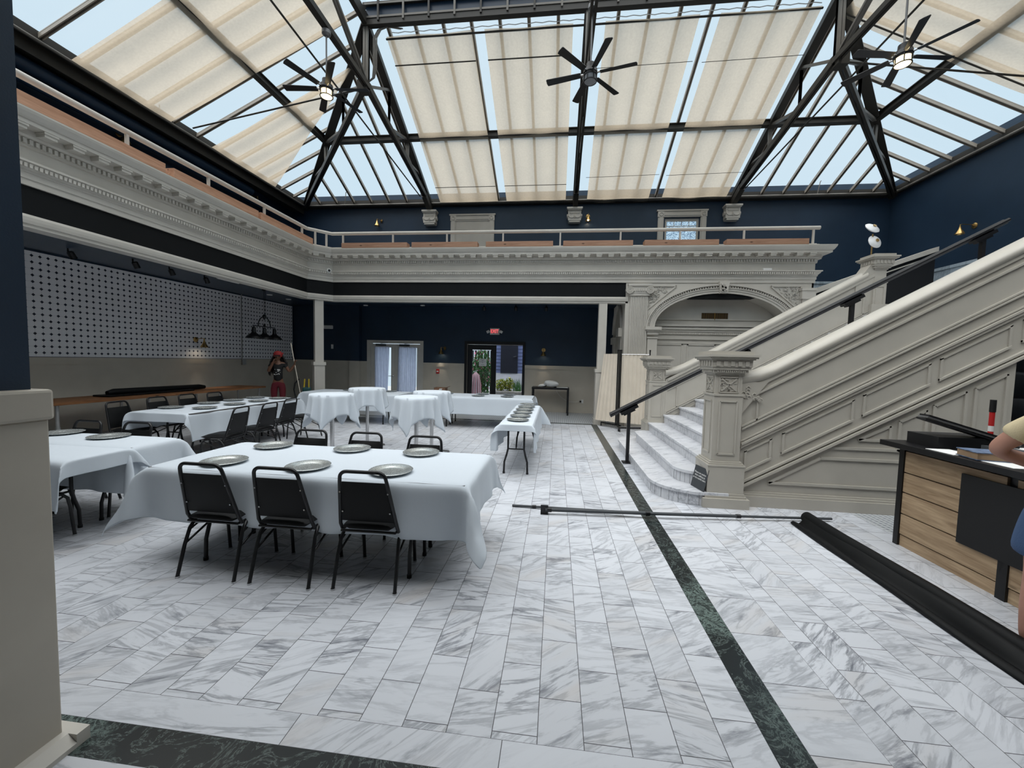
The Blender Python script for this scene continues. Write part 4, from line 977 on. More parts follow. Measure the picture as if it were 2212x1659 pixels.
for x, y, rz, lab in ((-2.45, 2.69, 0, 'black banquet chair at the near side of the front table, left of three'), (-1.885, 2.69, 0, 'black banquet chair at the near side of the front table, middle of three'), (-1.28, 2.72, .02, 'black banquet chair at the near side of the front table, right of three'),
                      (-2.50, 3.545, pi, 'black chair on the far side of the front table, left'), (-1.90, 3.535, pi, 'black chair on the far side of the front table, middle'), (-1.265, 3.49, pi, 'black chair on the far side of the front table, right'),
                      (-5.08, 3.49, pi, 'black chair behind the table by the pillar, left'), (-4.49, 3.51, pi, 'black chair behind the table by the pillar, right'), (-4.36, 2.69, 0, 'black chair mostly hidden by the pillar, only a leg showing'),
                      (-4.80, 5.22, pi/2+.1, 'black chair pulled out at the left row, nearest of the four on the aisle side'), (-4.81, 5.84, pi/2, 'black chair on the aisle side of the left row, second'), (-4.97, 6.56, pi/2, 'black chair on the aisle side of the left row, third'), (-4.92, 7.22, pi/2, 'black chair on the aisle side of the left row, back hidden by a cocktail cloth'),
                      (-6.43, 5.30, -pi/2+.1, 'black chair on the plank table side of the left row, first and fully seen'), (-6.60, 6.03, -pi/2, 'black chair on the plank table side of the left row, second'), (-6.62, 6.61, -pi/2, 'black chair on the plank table side of the left row, third'), (-6.54, 7.12, -pi/2, 'black chair on the plank table side of the left row, last')):
    if first: CH.location = (x, y, 0); CH.rotation_euler = (0, 0, rz); CH['label'] = lab; first = False
    else: dup(CH, (x, y, 0), rz, lab)
# ================================================================ RAILING, BOXES, WALL THINGS
rl = thing('gallery_railing', 'white pipe railing with thin posts along the gallery edge', 'railing', (-6.55, 10.0, 4.56))
RO = Vector((-6.55, 10.0, 4.56)); RP = [(-6.68, YF, 5.0), (-6.68, 9.95, 5.0), (-6.25, 10.42, 5.0), (6.14, 10.42, 5.0)]
m = MB(); m.tube([Vector(p)-RO for p in RP]+[Vector((6.2, 10.42, 5.0))-RO], .045, 12); m.tube([Vector((p[0], p[1], 4.60))-RO for p in RP], .03, 8); m.build('rail', M['trim'], rl, smooth=30)
for p in [(-6.68, y) for y in (.1, 1.3, 2.7, 4.15, 5.55, 6.98, 8.42, 9.75)]+[(-6.54, 10.10), (-6.35, 10.31), (-5.93, 10.42)]+[(x, 10.42) for x in (-4.5, -3.0, -1.49, 0, 1.52, 2.97, 4.48, 6.06)]:
    m = MB(); m.cb(Vector((p[0], p[1], 4.78))-RO, (.04, .04, .44)); m.build('rail_post', M['trim'], rl)
struct('trim_17', MB().sweep([(-6.75, YF), (-6.75, 10.05), (-6.27, 10.5), (6.17, 10.5)], [(-.25, 4.54), (.13, 4.54), (.15, 4.60), (-.25, 4.61)]), M['trim'])
for x0, x1, ang, lab in ((-5.86, -4.03, -.10, 'first from the corner'), (-3.90, -2.13, .0, 'below the closed upper doorway'), (-1.91, -.18, 0, 'left of the middle roof bracket'), (.08, 1.80, 0, 'right of the middle roof bracket'), (2.08, 3.83, 0, 'below the upper window'), (4.01, 5.86, 0, 'last before the railing ends')):
    b = MB(); b.box(-(x1-x0)/2, (x1-x0)/2, -.11, .11, 0, .135); o = b.build('timber_box', M['pineX'], bevel=.003); o.location = ((x0+x1)/2, 10.32, 4.556); tag(o, 'long pine box on the back gallery ledge, '+lab, 'timber box', 'pine boxes along the gallery ledge')
for y0, y1, lab in ((1.6, 4.0, 'cut off by the pillar'), (4.15, 5.95, 'nearest the pillar'), (6.09, 7.98, 'second along the side gallery'), (8.05, 9.88, 'last before the gallery corner')):
    b = MB(); b.box(-.12, .12, -(y1-y0)/2, (y1-y0)/2, 0, .155); o = b.build('timber_box', M['pineY'], bevel=.003); o.location = (-6.58, (y0+y1)/2, 4.556); tag(o, 'long pine box on the left gallery ledge, '+lab, 'timber box', 'pine boxes along the gallery ledge')
# plaster brackets below the roof trusses
def bracket(x, z, lab):
    t = thing('roof_bracket', lab, 'bracket', (x, YB, z), group='plaster brackets under the roof trusses')
    m = MB(); m.box(-.20, .20, -.20, 0, -.20, .14); m.box(-.24, .24, -.26, 0, .14, .19); m.box(-.22, .22, -.24, 0, .11, .14); m.prism([(-.0, -.24), (-.18, -.20), (-.20, -.20), (0, -.20)], 0, -.19, .19); m.box(-.17, .17, -.19, 0, -.25, -.20); m.build('block', M['trim'], t)
    m = MB(); 
    for a in ((-.15, .15, .085, .095), (-.15, .15, .01, .02), (-.15, -.14, .01, .095), (.14, .15, .01, .095)): m.box(a[0], a[1], -.215, -.2, a[2], a[3])
    for s in (-1, 1): m.tube([(s*.09+.10*cos(a), -.205, -.03+.085*sin(a)) for a in [pi+pi*i/10 for i in range(11)]], .018, 6); m.cyl((s*.205, -.1, -.05), (s*.235, -.1, -.05), .07, n=14)
    m.tube([(0, -.21, -.03), (0, -.22, -.10), (0, -.205, -.15)], [.03, .025, .008], 8); m.build('swag', M['trim'], t, smooth=40)
for x, lab in ((AX0, 'left plaster bracket, above the first gallery bay'), (.42, 'middle plaster bracket beside the lit upper sconce'), (AX1, 'right plaster bracket, right of the upper window')): bracket(x, 6.22, lab)
# upper doorway (closed) and upper window
def surround(par, x0, x1, z0, z1, name='frame'):
    m = MB(); w_ = .17
    for a in ((x0, x0+w_), (x1-w_, x1)):
        m.box(a[0], a[1], -.05, 0, z0, z1-w_); m.box(a[0]+.03, a[1]-.03, -.065, -.05, z0, z1-w_)
        c = (a[0]+a[1])/2; m.box(a[0]-.01, a[1]+.01, -.07, 0, z1-w_, z1); m.tube([(c+.05*cos(k*pi/8), -.075, z1-w_/2+.05*sin(k*pi/8)) for k in range(16)], .012, 6, True)
    m.box(x0+w_, x1-w_, -.05, 0, z1-w_, z1); m.box(x0+w_, x1-w_, -.065, -.05, z1-w_+.04, z1-.04); m.box(x0-.04, x1+.04, -.08, 0, z1, z1+.04)
    return m.build(name, M['trim'], par, smooth=30)
d3 = D.objects.new('door_3', None); COL.objects.link(d3); d3.location = (0, YB, 0); d3['kind'] = 'structure'
surround(d3, -3.55, -2.12, 4.4, 6.28); m = MB(); m.box(-3.38, -2.29, -.03, 0, 4.4, 6.11); m.build('door_panel', M['trim'], d3)
d4 = D.objects.new('window_6', None); COL.objects.link(d4); d4.location = (0, YB, 0); d4['kind'] = 'structure'
surround(d4, 2.96, 4.38, 4.4, 6.30)
m = MB()
for a in ((3.18, 3.24, 4.4, 6.1), (4.12, 4.18, 4.4, 6.1), (3.24, 4.12, 6.02, 6.1), (3.24, 4.12, 5.20, 5.26), (3.24, 4.12, 4.4, 4.5)): m.box(a[0], a[1], .03, .07, a[2], a[3])
for x in (3.46, 3.68, 3.90): m.box(x-.008, x+.008, .04, .06, 5.88, 6.02)
m.box(3.24, 4.12, .04, .06, 5.87, 5.89); m.build('sash', M['trim'], d4)
m = MB(); m.quad((3.24, .05, 4.5), (4.12, .05, 4.5), (4.12, .05, 6.02), (3.24, .05, 6.02)); m.build('pane', M['frost'], d4)
m = MB(); m.box(-3.25, -2.45, -.35, 0, 4.4, 4.75); m.box(-3.3, -2.35, -.4, .05, 4.75, 4.78); o = m.build('amplifier_case', M['black']); o.location = (0, YB-.6, 0); tag(o, 'black case standing before the closed upper doorway behind the railing', 'case')
# brass sconces
def sconce(loc, rz, lab, on=False, reach=.16, big=1.):
    t = thing('wall_sconce', lab, 'sconce', loc, rz, 'brass wall sconces')
    B = 'brass'
    m = MB(); R = Matrix.Rotation(pi/2, 3, 'X'); m.lathe([(.01, 0), (.065, 0), (.065, .012), (.05, .02), (.012, .024)], n=24, R=R); m.build('backplate', M[B], t, smooth=40)
    m = MB(); m.tube([(0, -.02, 0), (0, -.06, .02), (0, -reach+.03, .035), (0, -reach, .02)], .008, 8); m.cyl((0, -reach, .03), (0, -reach, -.03), .014, n=10); m.build('arm', M[B], t, smooth=40)
    m = MB(); m.lathe([(.016, -.02), (.022, -.05), (.035, -.09), (.085, -.18), (.088, -.19), (.080, -.185), (.03, -.09)], (0, -reach, 0), n=24, closed=False); m.build('lamp_shade', M[B], t, smooth=60)
    if on:
        m = MB(); m.lathe([(.005, -.11), (.025, -.13), (.03, -.155), (.018, -.178), (.004, -.182)], (0, -reach, 0), n=14); m.build('bulb', M['bulb'], t, smooth=60)
        ld = D.lights.new('sconce_light', 'SPOT'); ld.energy = 14*on; ld.spot_size = rad(62); ld.spot_blend = .8; ld.color = (1, .9, .76); ld.shadow_soft_size = .02
        lo = D.objects.new('sconce_light', ld); COL.objects.link(lo); lo.parent = t; lo.location = (0, -reach+.0, -.20); lo.rotation_euler = (rad(-9), 0, 0)
sconce((XL+.02, 9.02, 1.97), pi/2, 'bronze sconce on the dotted tile wall beyond the tables', 1.1, .24)
sconce((-3.70, YB, 1.99), -.6, 'brass sconce on the navy wall between the two doors', .8)
sconce((-.425, YB, 2.0), 0, 'brass sconce on the navy wall right of the open door', .9)
sconce((-5.92, YB, 6.16), -.7, 'brass sconce on the upper back wall near the left corner')
sconce((.84, YB, 6.20), 0, 'small lit brass sconce beside the middle plaster bracket', .3)
sconce((XL, 11.0, 6.28), pi/2, 'sconce on the upper left wall close to the corner')
sconce((XL, 7.4, 6.10), pi/2, 'sconce on the upper left wall half hidden behind the gallery rail')
sconce((XR, 10.35, 4.98), -pi/2, 'brass sconce on the upper right wall behind the stair handrail', 0, .3)
# doors of the back wall
d1 = D.objects.new('door_1', None); COL.objects.link(d1); d1.location = (0, YB, 0); d1['kind'] = 'structure'
m = MB()
for a in ((-6.40, -6.28, 0, 2.22), (-4.54, -4.43, 0, 2.22), (-6.28, -4.54, 2.12, 2.22)): m.box(a[0], a[1], -.04, .06, a[2], a[3])
m.build('door_frame', M['trim'], d1)
for i, (x0, x1, g0, g1) in enumerate(((-6.27, -5.43, -6.10, -5.56), (-5.42, -4.55, -5.27, -4.66))):
    m = MB()
    for a in ((x0, g0, 0, 2.10), (g1, x1, 0, 2.10), (g0, g1, 1.98, 2.10), (g0, g1, 0, .25)): m.box(a[0], a[1], .0, .045, a[2], a[3])
    lf = m.build('door_leaf', M['trim'], d1)
    m = MB(); m.quad((g0, .02, .25), (g1, .02, .25), (g1, .02, 1.98), (g0, .02, 1.98)); m.build('pane', M['glass'], lf)
    m = MB(); m.box(g0+.02, g0+.36, -.07, 0, 2.03, 2.10); m.beam((g0+.2, -.06, 2.11), (g1-.1, -.03, 2.13), .02, .012); m.build('door_closer', M['slate'], lf)
    if i == 0:
        m = MB(); m.lathe([(.005, -.0), (.03, 0), (.03, -.02), (.01, -.03)], (x1-.06, 0, 1.02), n=14, R=Matrix.Rotation(-pi/2, 3, 'X')); m.beam((x1-.06, -.045, 1.02), (x1-.20, -.045, 1.02), .018, .018); m.beam((x1-.06, 0, 1.02), (x1-.06, -.05, 1.02), .02, .02); m.build('door_handle', M['silver'], lf)
def curtain(x0, x1, x2, x3, z0, z1, lab, seed):
    rnd = random.Random(seed); nx, nz_ = 90, 14; vs = []
    for j in range(nz_+1):
        v = j/nz_
        for i in range(nx+1):
            u = i/nx; a = x0+(x1-x0)*u; b = x2+(x3-x2)*u; x = b*(1-v)+a*v
            vs.append((x+.006*sin(30*u+5*v), .0+.022*sin(9.5*2*pi*u+.7*sin(3*v))+.008*sin(23*u), z0+(z1-z0)*v))
    mb = MB(); mb.add(vs, [(j*(nx+1)+i, j*(nx+1)+i+1, (j+1)*(nx+1)+i+1, (j+1)*(nx+1)+i) for j in range(nz_) for i in range(nx)])
    o = mb.build('door_curtain', M['curtain'], smooth=80); o.location = (0, YB-.045, 0); tag(o, lab, 'curtain', 'pale blue-white curtains on the double door'); return o
curtain(-6.12, -5.60, -6.13, -5.66, .15, 2.0, 'sheer white curtain on the left leaf of the double door', 1)
curtain(-5.27, -4.66, -5.36, -4.66, .15, 2.0, 'sheer white curtain on the right leaf of the double door', 2)
d2 = D.objects.new('door_2', None); COL.objects.link(d2); d2.location = (0, YB, 0); d2['kind'] = 'structure'
m = MB()
for a in ((-3.02, -2.93, 0, 2.24), (-1.10, -1.02, 0, 2.24), (-2.93, -1.10, 2.14, 2.24)): m.box(a[0], a[1], -.05, .12, a[2], a[3])
m.build('door_frame', M['black'], d2)
m = MB(); m.box(-2.93, -2.92, -.055, -.05, 0, 2.15); m.box(-2.93, -1.10, -.055, -.05, 2.13, 2.145); m.build('weather_strip', M['alloy'], d2)
m = MB()
for a in ((-2.92, -2.77, 0, 2.13), (-2.14, -1.97, 0, 2.13), (-2.77, -2.14, 1.97, 2.13), (-2.77, -2.14, 0, .28)): m.box(a[0], a[1], 0, .05, a[2], a[3])
lf = m.build('door_leaf', M['black'], d2); m = MB(); m.quad((-2.77, .025, .28), (-2.14, .025, .28), (-2.14, .025, 1.97), (-2.77, .025, 1.97)); m.build('pane', M['glass'], lf)
def text(s, size, mat, name, par, loc, rot, ext=.001, align='CENTER', sx=1.):
    c = D.curves.new('t', 'FONT'); c.body = s; c.size = size; c.align_x = align; c.align_y = 'CENTER'; c.extrude = ext; c.space_line = 1.05
    o = D.objects.new('t', c); COL.objects.link(o); bpy.context.view_layer.update()
    me = D.meshes.new_from_object(o.evaluated_get(bpy.context.evaluated_depsgraph_get())); D.objects.remove(o); me.name = name
    me.materials.clear(); me.materials.append(mat); r = D.objects.new(name, me); COL.objects.link(r); r.parent = par; r.location = loc; r.rotation_euler = rot; r.scale = (sx, 1, 1); return r
sg = thing('door_notice', 'white paper notice taped to the glass of the open black door', 'notice', (-2.42, YB+.018, 1.55))
m = MB(); m.box(-.125, .125, -.002, 0, -.12, .12); m.build('sheet', M['paper'], sg)
m = MB()
for z, w_ in ((.085, .07), (.055, .02), (.025, .10), (-.005, .02), (-.075, .055)):
    x = -w_
    while x < w_: l = random.uniform(.012, .03); m.box(x, min(x+l, w_), -.004, -.002, z-.006, z+.006); x += l+.006
m.build('lettering', M['slate'], sg)
# exit sign, alarm, lights, thermostats
ex = thing('exit_sign', 'lit red EXIT sign with two emergency lamps above the open door', 'exit sign', (-2.03, YB, 2.57))
m = MB(); m.box(-.155, .155, -.06, 0, -.105, .105); m.build('housing', M['white'], ex, bevel=.01)
m = MB(); m.box(-.13, .13, -.064, -.06, -.08, .08); m.build('sign_face', paint('sign_face', (.75, .55, .55), .4), ex)
text('EXIT', .165, M['exit'], 'lettering', ex, (0, -.066, 0), (pi/2, 0, 0), .002, sx=.78)
for s in (-1, 1): m = MB(); m.cb((s*.215, -.05, -.01), (.10, .06, .085), Matrix.Rotation(s*.5, 3, 'Y')); m.build('emergency_lamp', M['white'], ex, bevel=.008)
al = thing('fire_alarm', 'red fire alarm pull station on the wainscot between the doors', 'fire alarm', (-3.92, YB-.025, 1.22)); m = MB(); m.box(-.05, .05, -.04, 0, -.075, .075); m.build('housing', M['red'], al, bevel=.005); m = MB(); m.box(-.03, .03, -.05, -.04, -.02, .02); m.build('handle', M['white'], al)
em = thing('emergency_light', 'white twin-head emergency light by the left post', 'emergency light', (-7.80, YB, 2.63)); m = MB(); m.box(-.17, .17, -.07, 0, -.06, .06); m.build('housing', M['white'], em, bevel=.02); m = MB(); m.cb((-.16, -.08, .02), (.1, .08, .08), Matrix.Rotation(.6, 3, 'Y')); m.build('lamp_head', M['opal'], em, bevel=.01)
sw_ = thing('light_switch', 'small pale switch plate on the navy wall right of the left post', 'switch', (-7.67, YB, 1.97)); m = MB(); m.box(-.04, .04, -.012, 0, -.075, .075); m.build('plate', M['white'], sw_, bevel=.004); m = MB(); m.box(-.012, .012, -.02, -.012, -.03, .03); m.build('toggle', M['white'], sw_)
cm = thing('security_camera', 'white security camera on the chamfered gallery corner', 'camera', (-6.33, 10.37, 3.98)); R = Matrix.Rotation(rad(42), 3, 'Z'); m = MB(); m.lathe([(.01, 0), (.07, 0), (.07, .05), (.05, .08), (.01, .09)], n=20, R=Matrix.Rotation(rad(42), 3, 'Z') @ Matrix.Rotation(pi/2, 3, 'X')); m.build('housing', M['white'], cm, smooth=40); m = MB(); m.lathe([(.005, .08), (.03, .085), (.032, .10), (.01, .115)], n=16, R=Matrix.Rotation(rad(42), 3, 'Z') @ Matrix.Rotation(pi/2, 3, 'X')); m.build('lens', M['black'], cm, smooth=40)
ap = thing('access_point', 'white box on the frieze above the arch at the end of a surface raceway', 'wall box', (5.08, 10.495, 3.985)); m = MB(); m.box(-.10, .10, -.07, 0, -.06, .06); m.build('box', M['white'], ap, bevel=.006); m = MB(); m.box(-11.2, -.1, -.012, 0, -.03, -.012); m.build('raceway', M['trim'], ap)
# conduit on the tiled wall
cn = thing('wall_conduit', 'grey conduit running down the dotted tile wall to an outlet box', 'conduit', (XL+.03, 10.48, 1.4)); m = MB(); m.cyl((.01, 0, .05), (.01, 0, 1.95), .013, n=8); m.build('conduit', M['galv'], cn, smooth=40); m = MB(); m.box(0, .05, -.04, .10, -.07, .08); m.build('outlet_box', M['galv'], cn)
# recessed and track lights under the gallery ceiling
def spot(x, y, lab, disc=False, par=None):
    t = thing('ceiling_light', lab, 'ceiling light', (x, y, 3.35), group='small lights under the gallery ceiling')
    if disc: m = MB(); m.lathe([(.02, 0), (.075, 0), (.07, -.02), (.02, -.025)], n=20); m.build('housing', M['white'], t, smooth=40)
    else:
        m = MB(); m.cyl((0, 0, 0), (0, 0, -.06), .012, n=8); m.build('stem', M['black'], t); R = Matrix.Rotation(.5, 3, 'X'); m = MB(); m.lathe([(.02, -.05), (.045, -.06), (.05, -.17), (.04, -.165)], n=16, R=R, closed=False); m.lathe([(.01, -.15), (.04, -.15)], n=16, R=R); m.build('lamp_head', M['black'], t, smooth=40)
for x, y, l, d_ in ((-6.33, 12.5, 'white disc light over the left end of the double door', 1), (-4.35, 12.4, 'white disc light right of the double door', 1), (-8.2, 10.5, 'white disc on the ceiling by the hanging lamp', 1), (-8.2, 11.3, 'white disc near the left rear corner', 1),
                    (-2.3, 12.2, 'black spotlight over the open door', 0), (-1.3, 12.2, 'black spotlight right of the exit sign', 0), (-.36, 12.2, 'black spotlight nearest the right post', 0), (-8.3, 5.9, 'black spotlight nearest the pillar by the tile wall', 0), (-7.9, 6.6, 'second black spotlight along the tile wall', 0), (-7.8, 7.2, 'third black spotlight along the tile wall', 0), (-7.8, 8.0, 'fourth black spotlight along the tile wall', 0)): spot(x, y, l, d_)
fx = thing('tube_light', 'slim white tube fixture under the left gallery ceiling', 'ceiling light', (-7.5, 8.3, 3.33)); m = MB(); m.cyl((0, -.3, -.03), (0, .3, -.03), .02, n=10); m.build('tube', M['white'], fx, smooth=40)
# hanging three-shade lamp
cl_ = thing('pendant_lamp', 'black three-shade pendant lamp hanging by the tile wall', 'pendant lamp', (-7.7, 9.66, 2.05))
def pt(mb, nm): return mb.build(nm, M['black'], cl_, smooth=40)
m = MB(); m.cyl((0, 0, .62), (0, 0, 1.28), .006, n=6); m.cyl((0, .05, .62), (0, .05, 1.28), .004, n=6); pt(m, 'hanging_rod'); m = MB(); m.lathe([(.05, 1.30), (.05, 1.27), (.01, 1.25)]); pt(m, 'ceiling_canopy')
m = MB(); m.tube([(0, .22*cos(a), .32+.26*sin(a)) for a in [pi*i/14 for i in range(15)]], .012, 8); m.cyl((0, -.40, .32), (0, .40, .32), .012, n=8); m.lathe([(.01, .50), (.04, .56), (.05, .60), (.02, .64)]); m.lathe([(.008, .32), (.035, .34), (.01, .40)]); pt(m, 'frame')
for y in (-.37, 0, .37): m = MB(); m.lathe([(.02, .30), (.045, .26), (.045, .18), (.06, .13), (.12, .09), (.185, .02), (.19, 0), (.18, .005), (.06, .10)], (0, y, 0), n=24, closed=False); pt(m, 'lamp_shade')

# ================================================================ THINGS ON THE FLOOR
# plank table along the tile wall
pk = thing('plank_table', 'long reclaimed plank table on pipe legs along the left wall', 'table', (-8.32, 7.8, 0))
m = MB()
for x0, x1 in ((-.42, -.15), (-.145, .13), (.135, .41)): m.box(x0, x1, -3.1, 2.15, .73, .775)
m.build('tabletop', M['plankY'], pk, bevel=.003)
for y in (-2.35, -.9, .75, 2.0, -3.0):
    for x in (.33, -.30):
        m = MB(); m.cyl((x, y, 0), (x, y, .73), .024, n=12); m.cyl((x, y, 0), (x, y, .015), .05, n=14); m.cyl((x, y, .33), (x, y, .37), .031, n=12); m.build('leg', M['galv'], pk, smooth=40)
rb = thing('backdrop_roll', 'folded black backdrop bundle lying on the plank table', 'fabric roll', (-8.35, 7.45, .775)); m = MB(); m.tube([(0, -1.0, .06), (0, -.9, .075), (0, .9, .065), (0, 1.05, .055)], [.045, .065, .06, .04], 14); m.build('roll', M['vinyl'], rb, smooth=50); m = MB(); m.box(-.16, .20, -1.12, .6, .0, .035); m.build('flap', M['vinyl'], rb, bevel=.01)
# small black console with a bag
ct = thing('console_table', 'black console table against the right end of the back wall', 'table', (-.16, 12.3, 0)); m = MB(); m.box(-.57, .57, -.28, .28, .78, .84); m.build('tabletop', M['black'], ct)
for x in (-.54, .54):
    for y in (-.25, .25): m = MB(); m.box(x-.025, x+.025, y-.025, y+.025, 0, .78); m.build('leg', M['black'], ct)
def blob(name, mat, loc, r, seed, sc=(1, 1, 1), amp=.25, par=None):
    bm = bmesh.new(); bmesh.ops.create_icosphere(bm, subdivisions=4, radius=1); rnd = random.Random(seed); P = [Vector((rnd.uniform(-1, 1), rnd.uniform(-1, 1), rnd.uniform(-1, 1))).normalized() for _ in range(22)]
    for v in bm.verts:
        n = v.co.normalized(); f = 1+amp*sum(((-1)**i)*max(0, n.dot(p)-.6) for i, p in enumerate(P)); v.co = Vector((n.x*f*r*sc[0], n.y*f*r*sc[1], n.z*f*r*sc[2]))
    me = D.meshes.new(name); bm.to_mesh(me); bm.free(); me.materials.append(mat)
    for p in me.polygons: p.use_smooth = True
    me.set_sharp_from_angle(angle=rad(28)); o = D.objects.new(name, me); COL.objects.link(o); o.location = loc
    if par: o.parent = par
    return o
bg = thing('plastic_bag', 'white plastic shopping bag slumped on the black console', 'bag', (-.25, 12.2, .84)); blob('bag', M['paper'], (0, 0, .085), .17, 3, (1.1, .7, .5), 1.3, bg); m = MB(); m.tube([(.05, 0, .12), (.10, 0, .19), (.18, 0, .18), (.17, .02, .10)], .008, 6); m.build('handle', M['paper'], bg)
m = MB(); m.box(-.17, .17, -.12, .12, 0, .012); o = m.build('paper_stack', M['paper']); o.location = (.20, 12.2, .84); tag(o, 'flat white papers at the right end of the console', 'papers')
m = MB(); m.box(-.04, .04, -.03, .03, 0, .05); o = m.build('tape_dispenser', M['board']); o.location = (-.02, 12.14, .84); tag(o, 'small black object between the bag and the papers', 'dispenser')
o = thing('power_cord', 'thin cord looping from the console to a wall outlet', 'cord', (.8, YB-.03, .38)); m = MB(); m.tube([(0, -.02, 0), (-.15, -.03, -.03), (-.4, -.06, -.02), (-.62, -.12, .12), (-.75, -.2, .28), (-.8, -.3, .42)], .005, 6); m.build('cable', M['white'], o, smooth=40); m = MB(); m.cb((0, -.02, 0), (.05, .04, .05)); m.build('plug', M['black'], o)
m = MB(); m.box(-.035, .035, -.01, 0, -.06, .06); o = m.build('wall_outlet', M['white']); o.location = (.86, YB-.026, .38); tag(o, 'white outlet plate low on the back wainscot', 'outlet')
# cardboard box on the back table
cb_ = thing('cardboard_box', 'open brown cardboard box on the back table left of the door', 'box', (-2.99, 10.0, .746)); m = MB()
for a in ((-.15, .15, -.11, -.105), (-.15, .15, .105, .11)): m.box(a[0], a[1], a[2], a[3], 0, .14)
for a in (-.15, .145): m.box(a, a+.005, -.11, .11, 0, .14)
m.box(-.15, .15, -.11, .11, 0, .005); m.build('carton', M['card'], cb_)
m = MB(); m.beam((.15, -.0, .14), (.24, 0, .18), .2, .004); m.build('flap', M['card'], cb_); m = MB(); m.beam((0, -.11, .05), (.05, -.16, .12), .08, .006); m.build('liner', M['paper'], cb_)
# rolling fabric screen
ps = thing('privacy_screen', 'cream fabric screen folded on a black wheeled frame by the far newel', 'folding screen', (1.82, 9.9, 0))
for i, (a, b, wv) in enumerate((((-.62, .38), (-.32, .02), 5), ((-.24, .04), (.38, -.22), 7))):
    ax, ay = a; bx, by = b; nx = 40; vs = []
    for j in range(2):
        for k in range(nx+1):
            u = k/nx; ex_ = (.06 if j == 0 else 0)*(1-2*u if i == 0 else 0); f = .014*sin(wv*2*pi*u)
            vs.append((ax+(bx-ax)*u-(.16*(1-u) if (j == 0 and i == 0) else 0), ay+(by-ay)*u+f*(1.3 if j == 0 else .8), .16 if j == 0 else 1.86))
    m = MB(); m.add(vs, [(k, k+1, nx+2+k, nx+1+k) for k in range(nx)]); m.build('fabric_panel', M['cream'], ps, smooth=80)
for x, y in ((-.32, .02), (-.24, .04), (.38, -.24), (-.28, .0)): m = MB(); m.cyl((x, y, .10), (x, y, 1.93), .015, n=10); m.cyl((x, y, 1.93), (x, y, 1.96), .019, n=10); m.build('frame_post', M['black'], ps, smooth=40)
for a, b in (((-.62, .45), (-.2, -.02)), ((-.30, -.35), (.38, -.24)), ((-.28, -.4), (-.28, .25))):
    m = MB(); m.beam((*a, .09), (*b, .09), .04, .03); l = m.build('base_bar', M['black'], ps)
    m = MB(); m.cyl((a[0]-.012, a[1], .035), (a[0]+.012, a[1], .035), .035, n=14); m.build('caster', M['black'], l, smooth=40)
m = MB(); m.cyl((-.24, .04, 1.85), (.38, -.24, 1.85), .009, n=8); m.build('top_bar', M['silver'], ps)
# small sign on the step
ss = thing('step_sign', 'dark grey card sign with white lettering propped on the first step', 'sign', (1.70, 4.80, .167)); ss.rotation_euler = (0, 0, rad(-78))
R = Matrix.Rotation(rad(-12), 3, 'X'); m = MB(); m.cb(R @ Vector((0, 0, .13)), (.27, .006, .26), R); m.build('card', M['slate'], ss)
text('Please use caution\nwhen walking up\non the marble stairs', .031, M['paper'], 'lettering', ss, R @ Vector((0, -.005, .15)), (pi/2-rad(12), 0, 0), .0005)
# poles lying on the floor, and the black roll
def poles():
    t = thing('backdrop_stand', 'black telescopic backdrop poles lying across the marble strip', 'pole', (.95, 4.2, 0))
    def seg(a, b, r, nm='pole'): m = MB(); m.cyl((a[0]-.95, a[1]-4.2, a[2]), (b[0]-.95, b[1]-4.2, b[2]), r, n=12); return m.build(nm, M['slate'], t, smooth=40)
    seg((-.44, 4.27, .016), (1.0, 4.20, .05), .013); seg((-.07, 4.12, .05), (1.0, 4.20, .052), .019); seg((1.0, 4.20, .05), (1.95, 4.30, .045), .017); seg((1.95, 4.30, .045), (2.95, 4.44, .03), .013)
    for p, r in (((-.03, 4.122, .05), .025), ((1.0, 4.20, .051), .027), ((1.95, 4.30, .045), .021), ((-.20, 4.258, .022), .017)): m = MB(); m.cyl((p[0]-.95-.02, p[1]-4.2, p[2]), (p[0]-.95+.025, p[1]-4.2+.003, p[2]), r, n=12); m.build('collar', M['black'], t, smooth=40)
    m = MB(); m.box(-1.07, -.99, -.09, -.08, .0, .10); m.box(-1.07, -.99, -.10, -.06, .0, .012); m.build('foot_bracket', M['black'], t)
poles()
br = thing('black_vinyl_roll', 'long black backdrop roll lying on the marble before the counter', 'fabric roll', (2.62, 4.3, 0)); m = MB()
P_ = [(0.03, .05, .062), (.03, -.5, .06), (.06, -1.3, .06), (.05, -2.1, .062), (.04, -3.2, .06)]; m.tube(P_, .058, 18); m.build('roll', M['vinyl'], br, smooth=50)
m = MB(); n = 24
vs = []
for j in range(n+1):
    y = 0-3.2*j/n
    for k, (x, z) in enumerate(((.04, .10), (-.03, .075), (-.055, .03), (-.075, .012), (-.10, .03), (-.125, .036), (-.15, .02), (-.155, .004))): vs.append((x+.006*sin(5*y+k), y, max(.003, z+.004*sin(7*y+k))))
m.add(vs, [(j*8+k, j*8+k+1, (j+1)*8+k+1, (j+1)*8+k) for j in range(n) for k in range(7)]); fl_ = m.build('loose_edge', M['vinyl'], br, smooth=60); fl_.modifiers.new('s', 'SOLIDIFY').thickness = .004
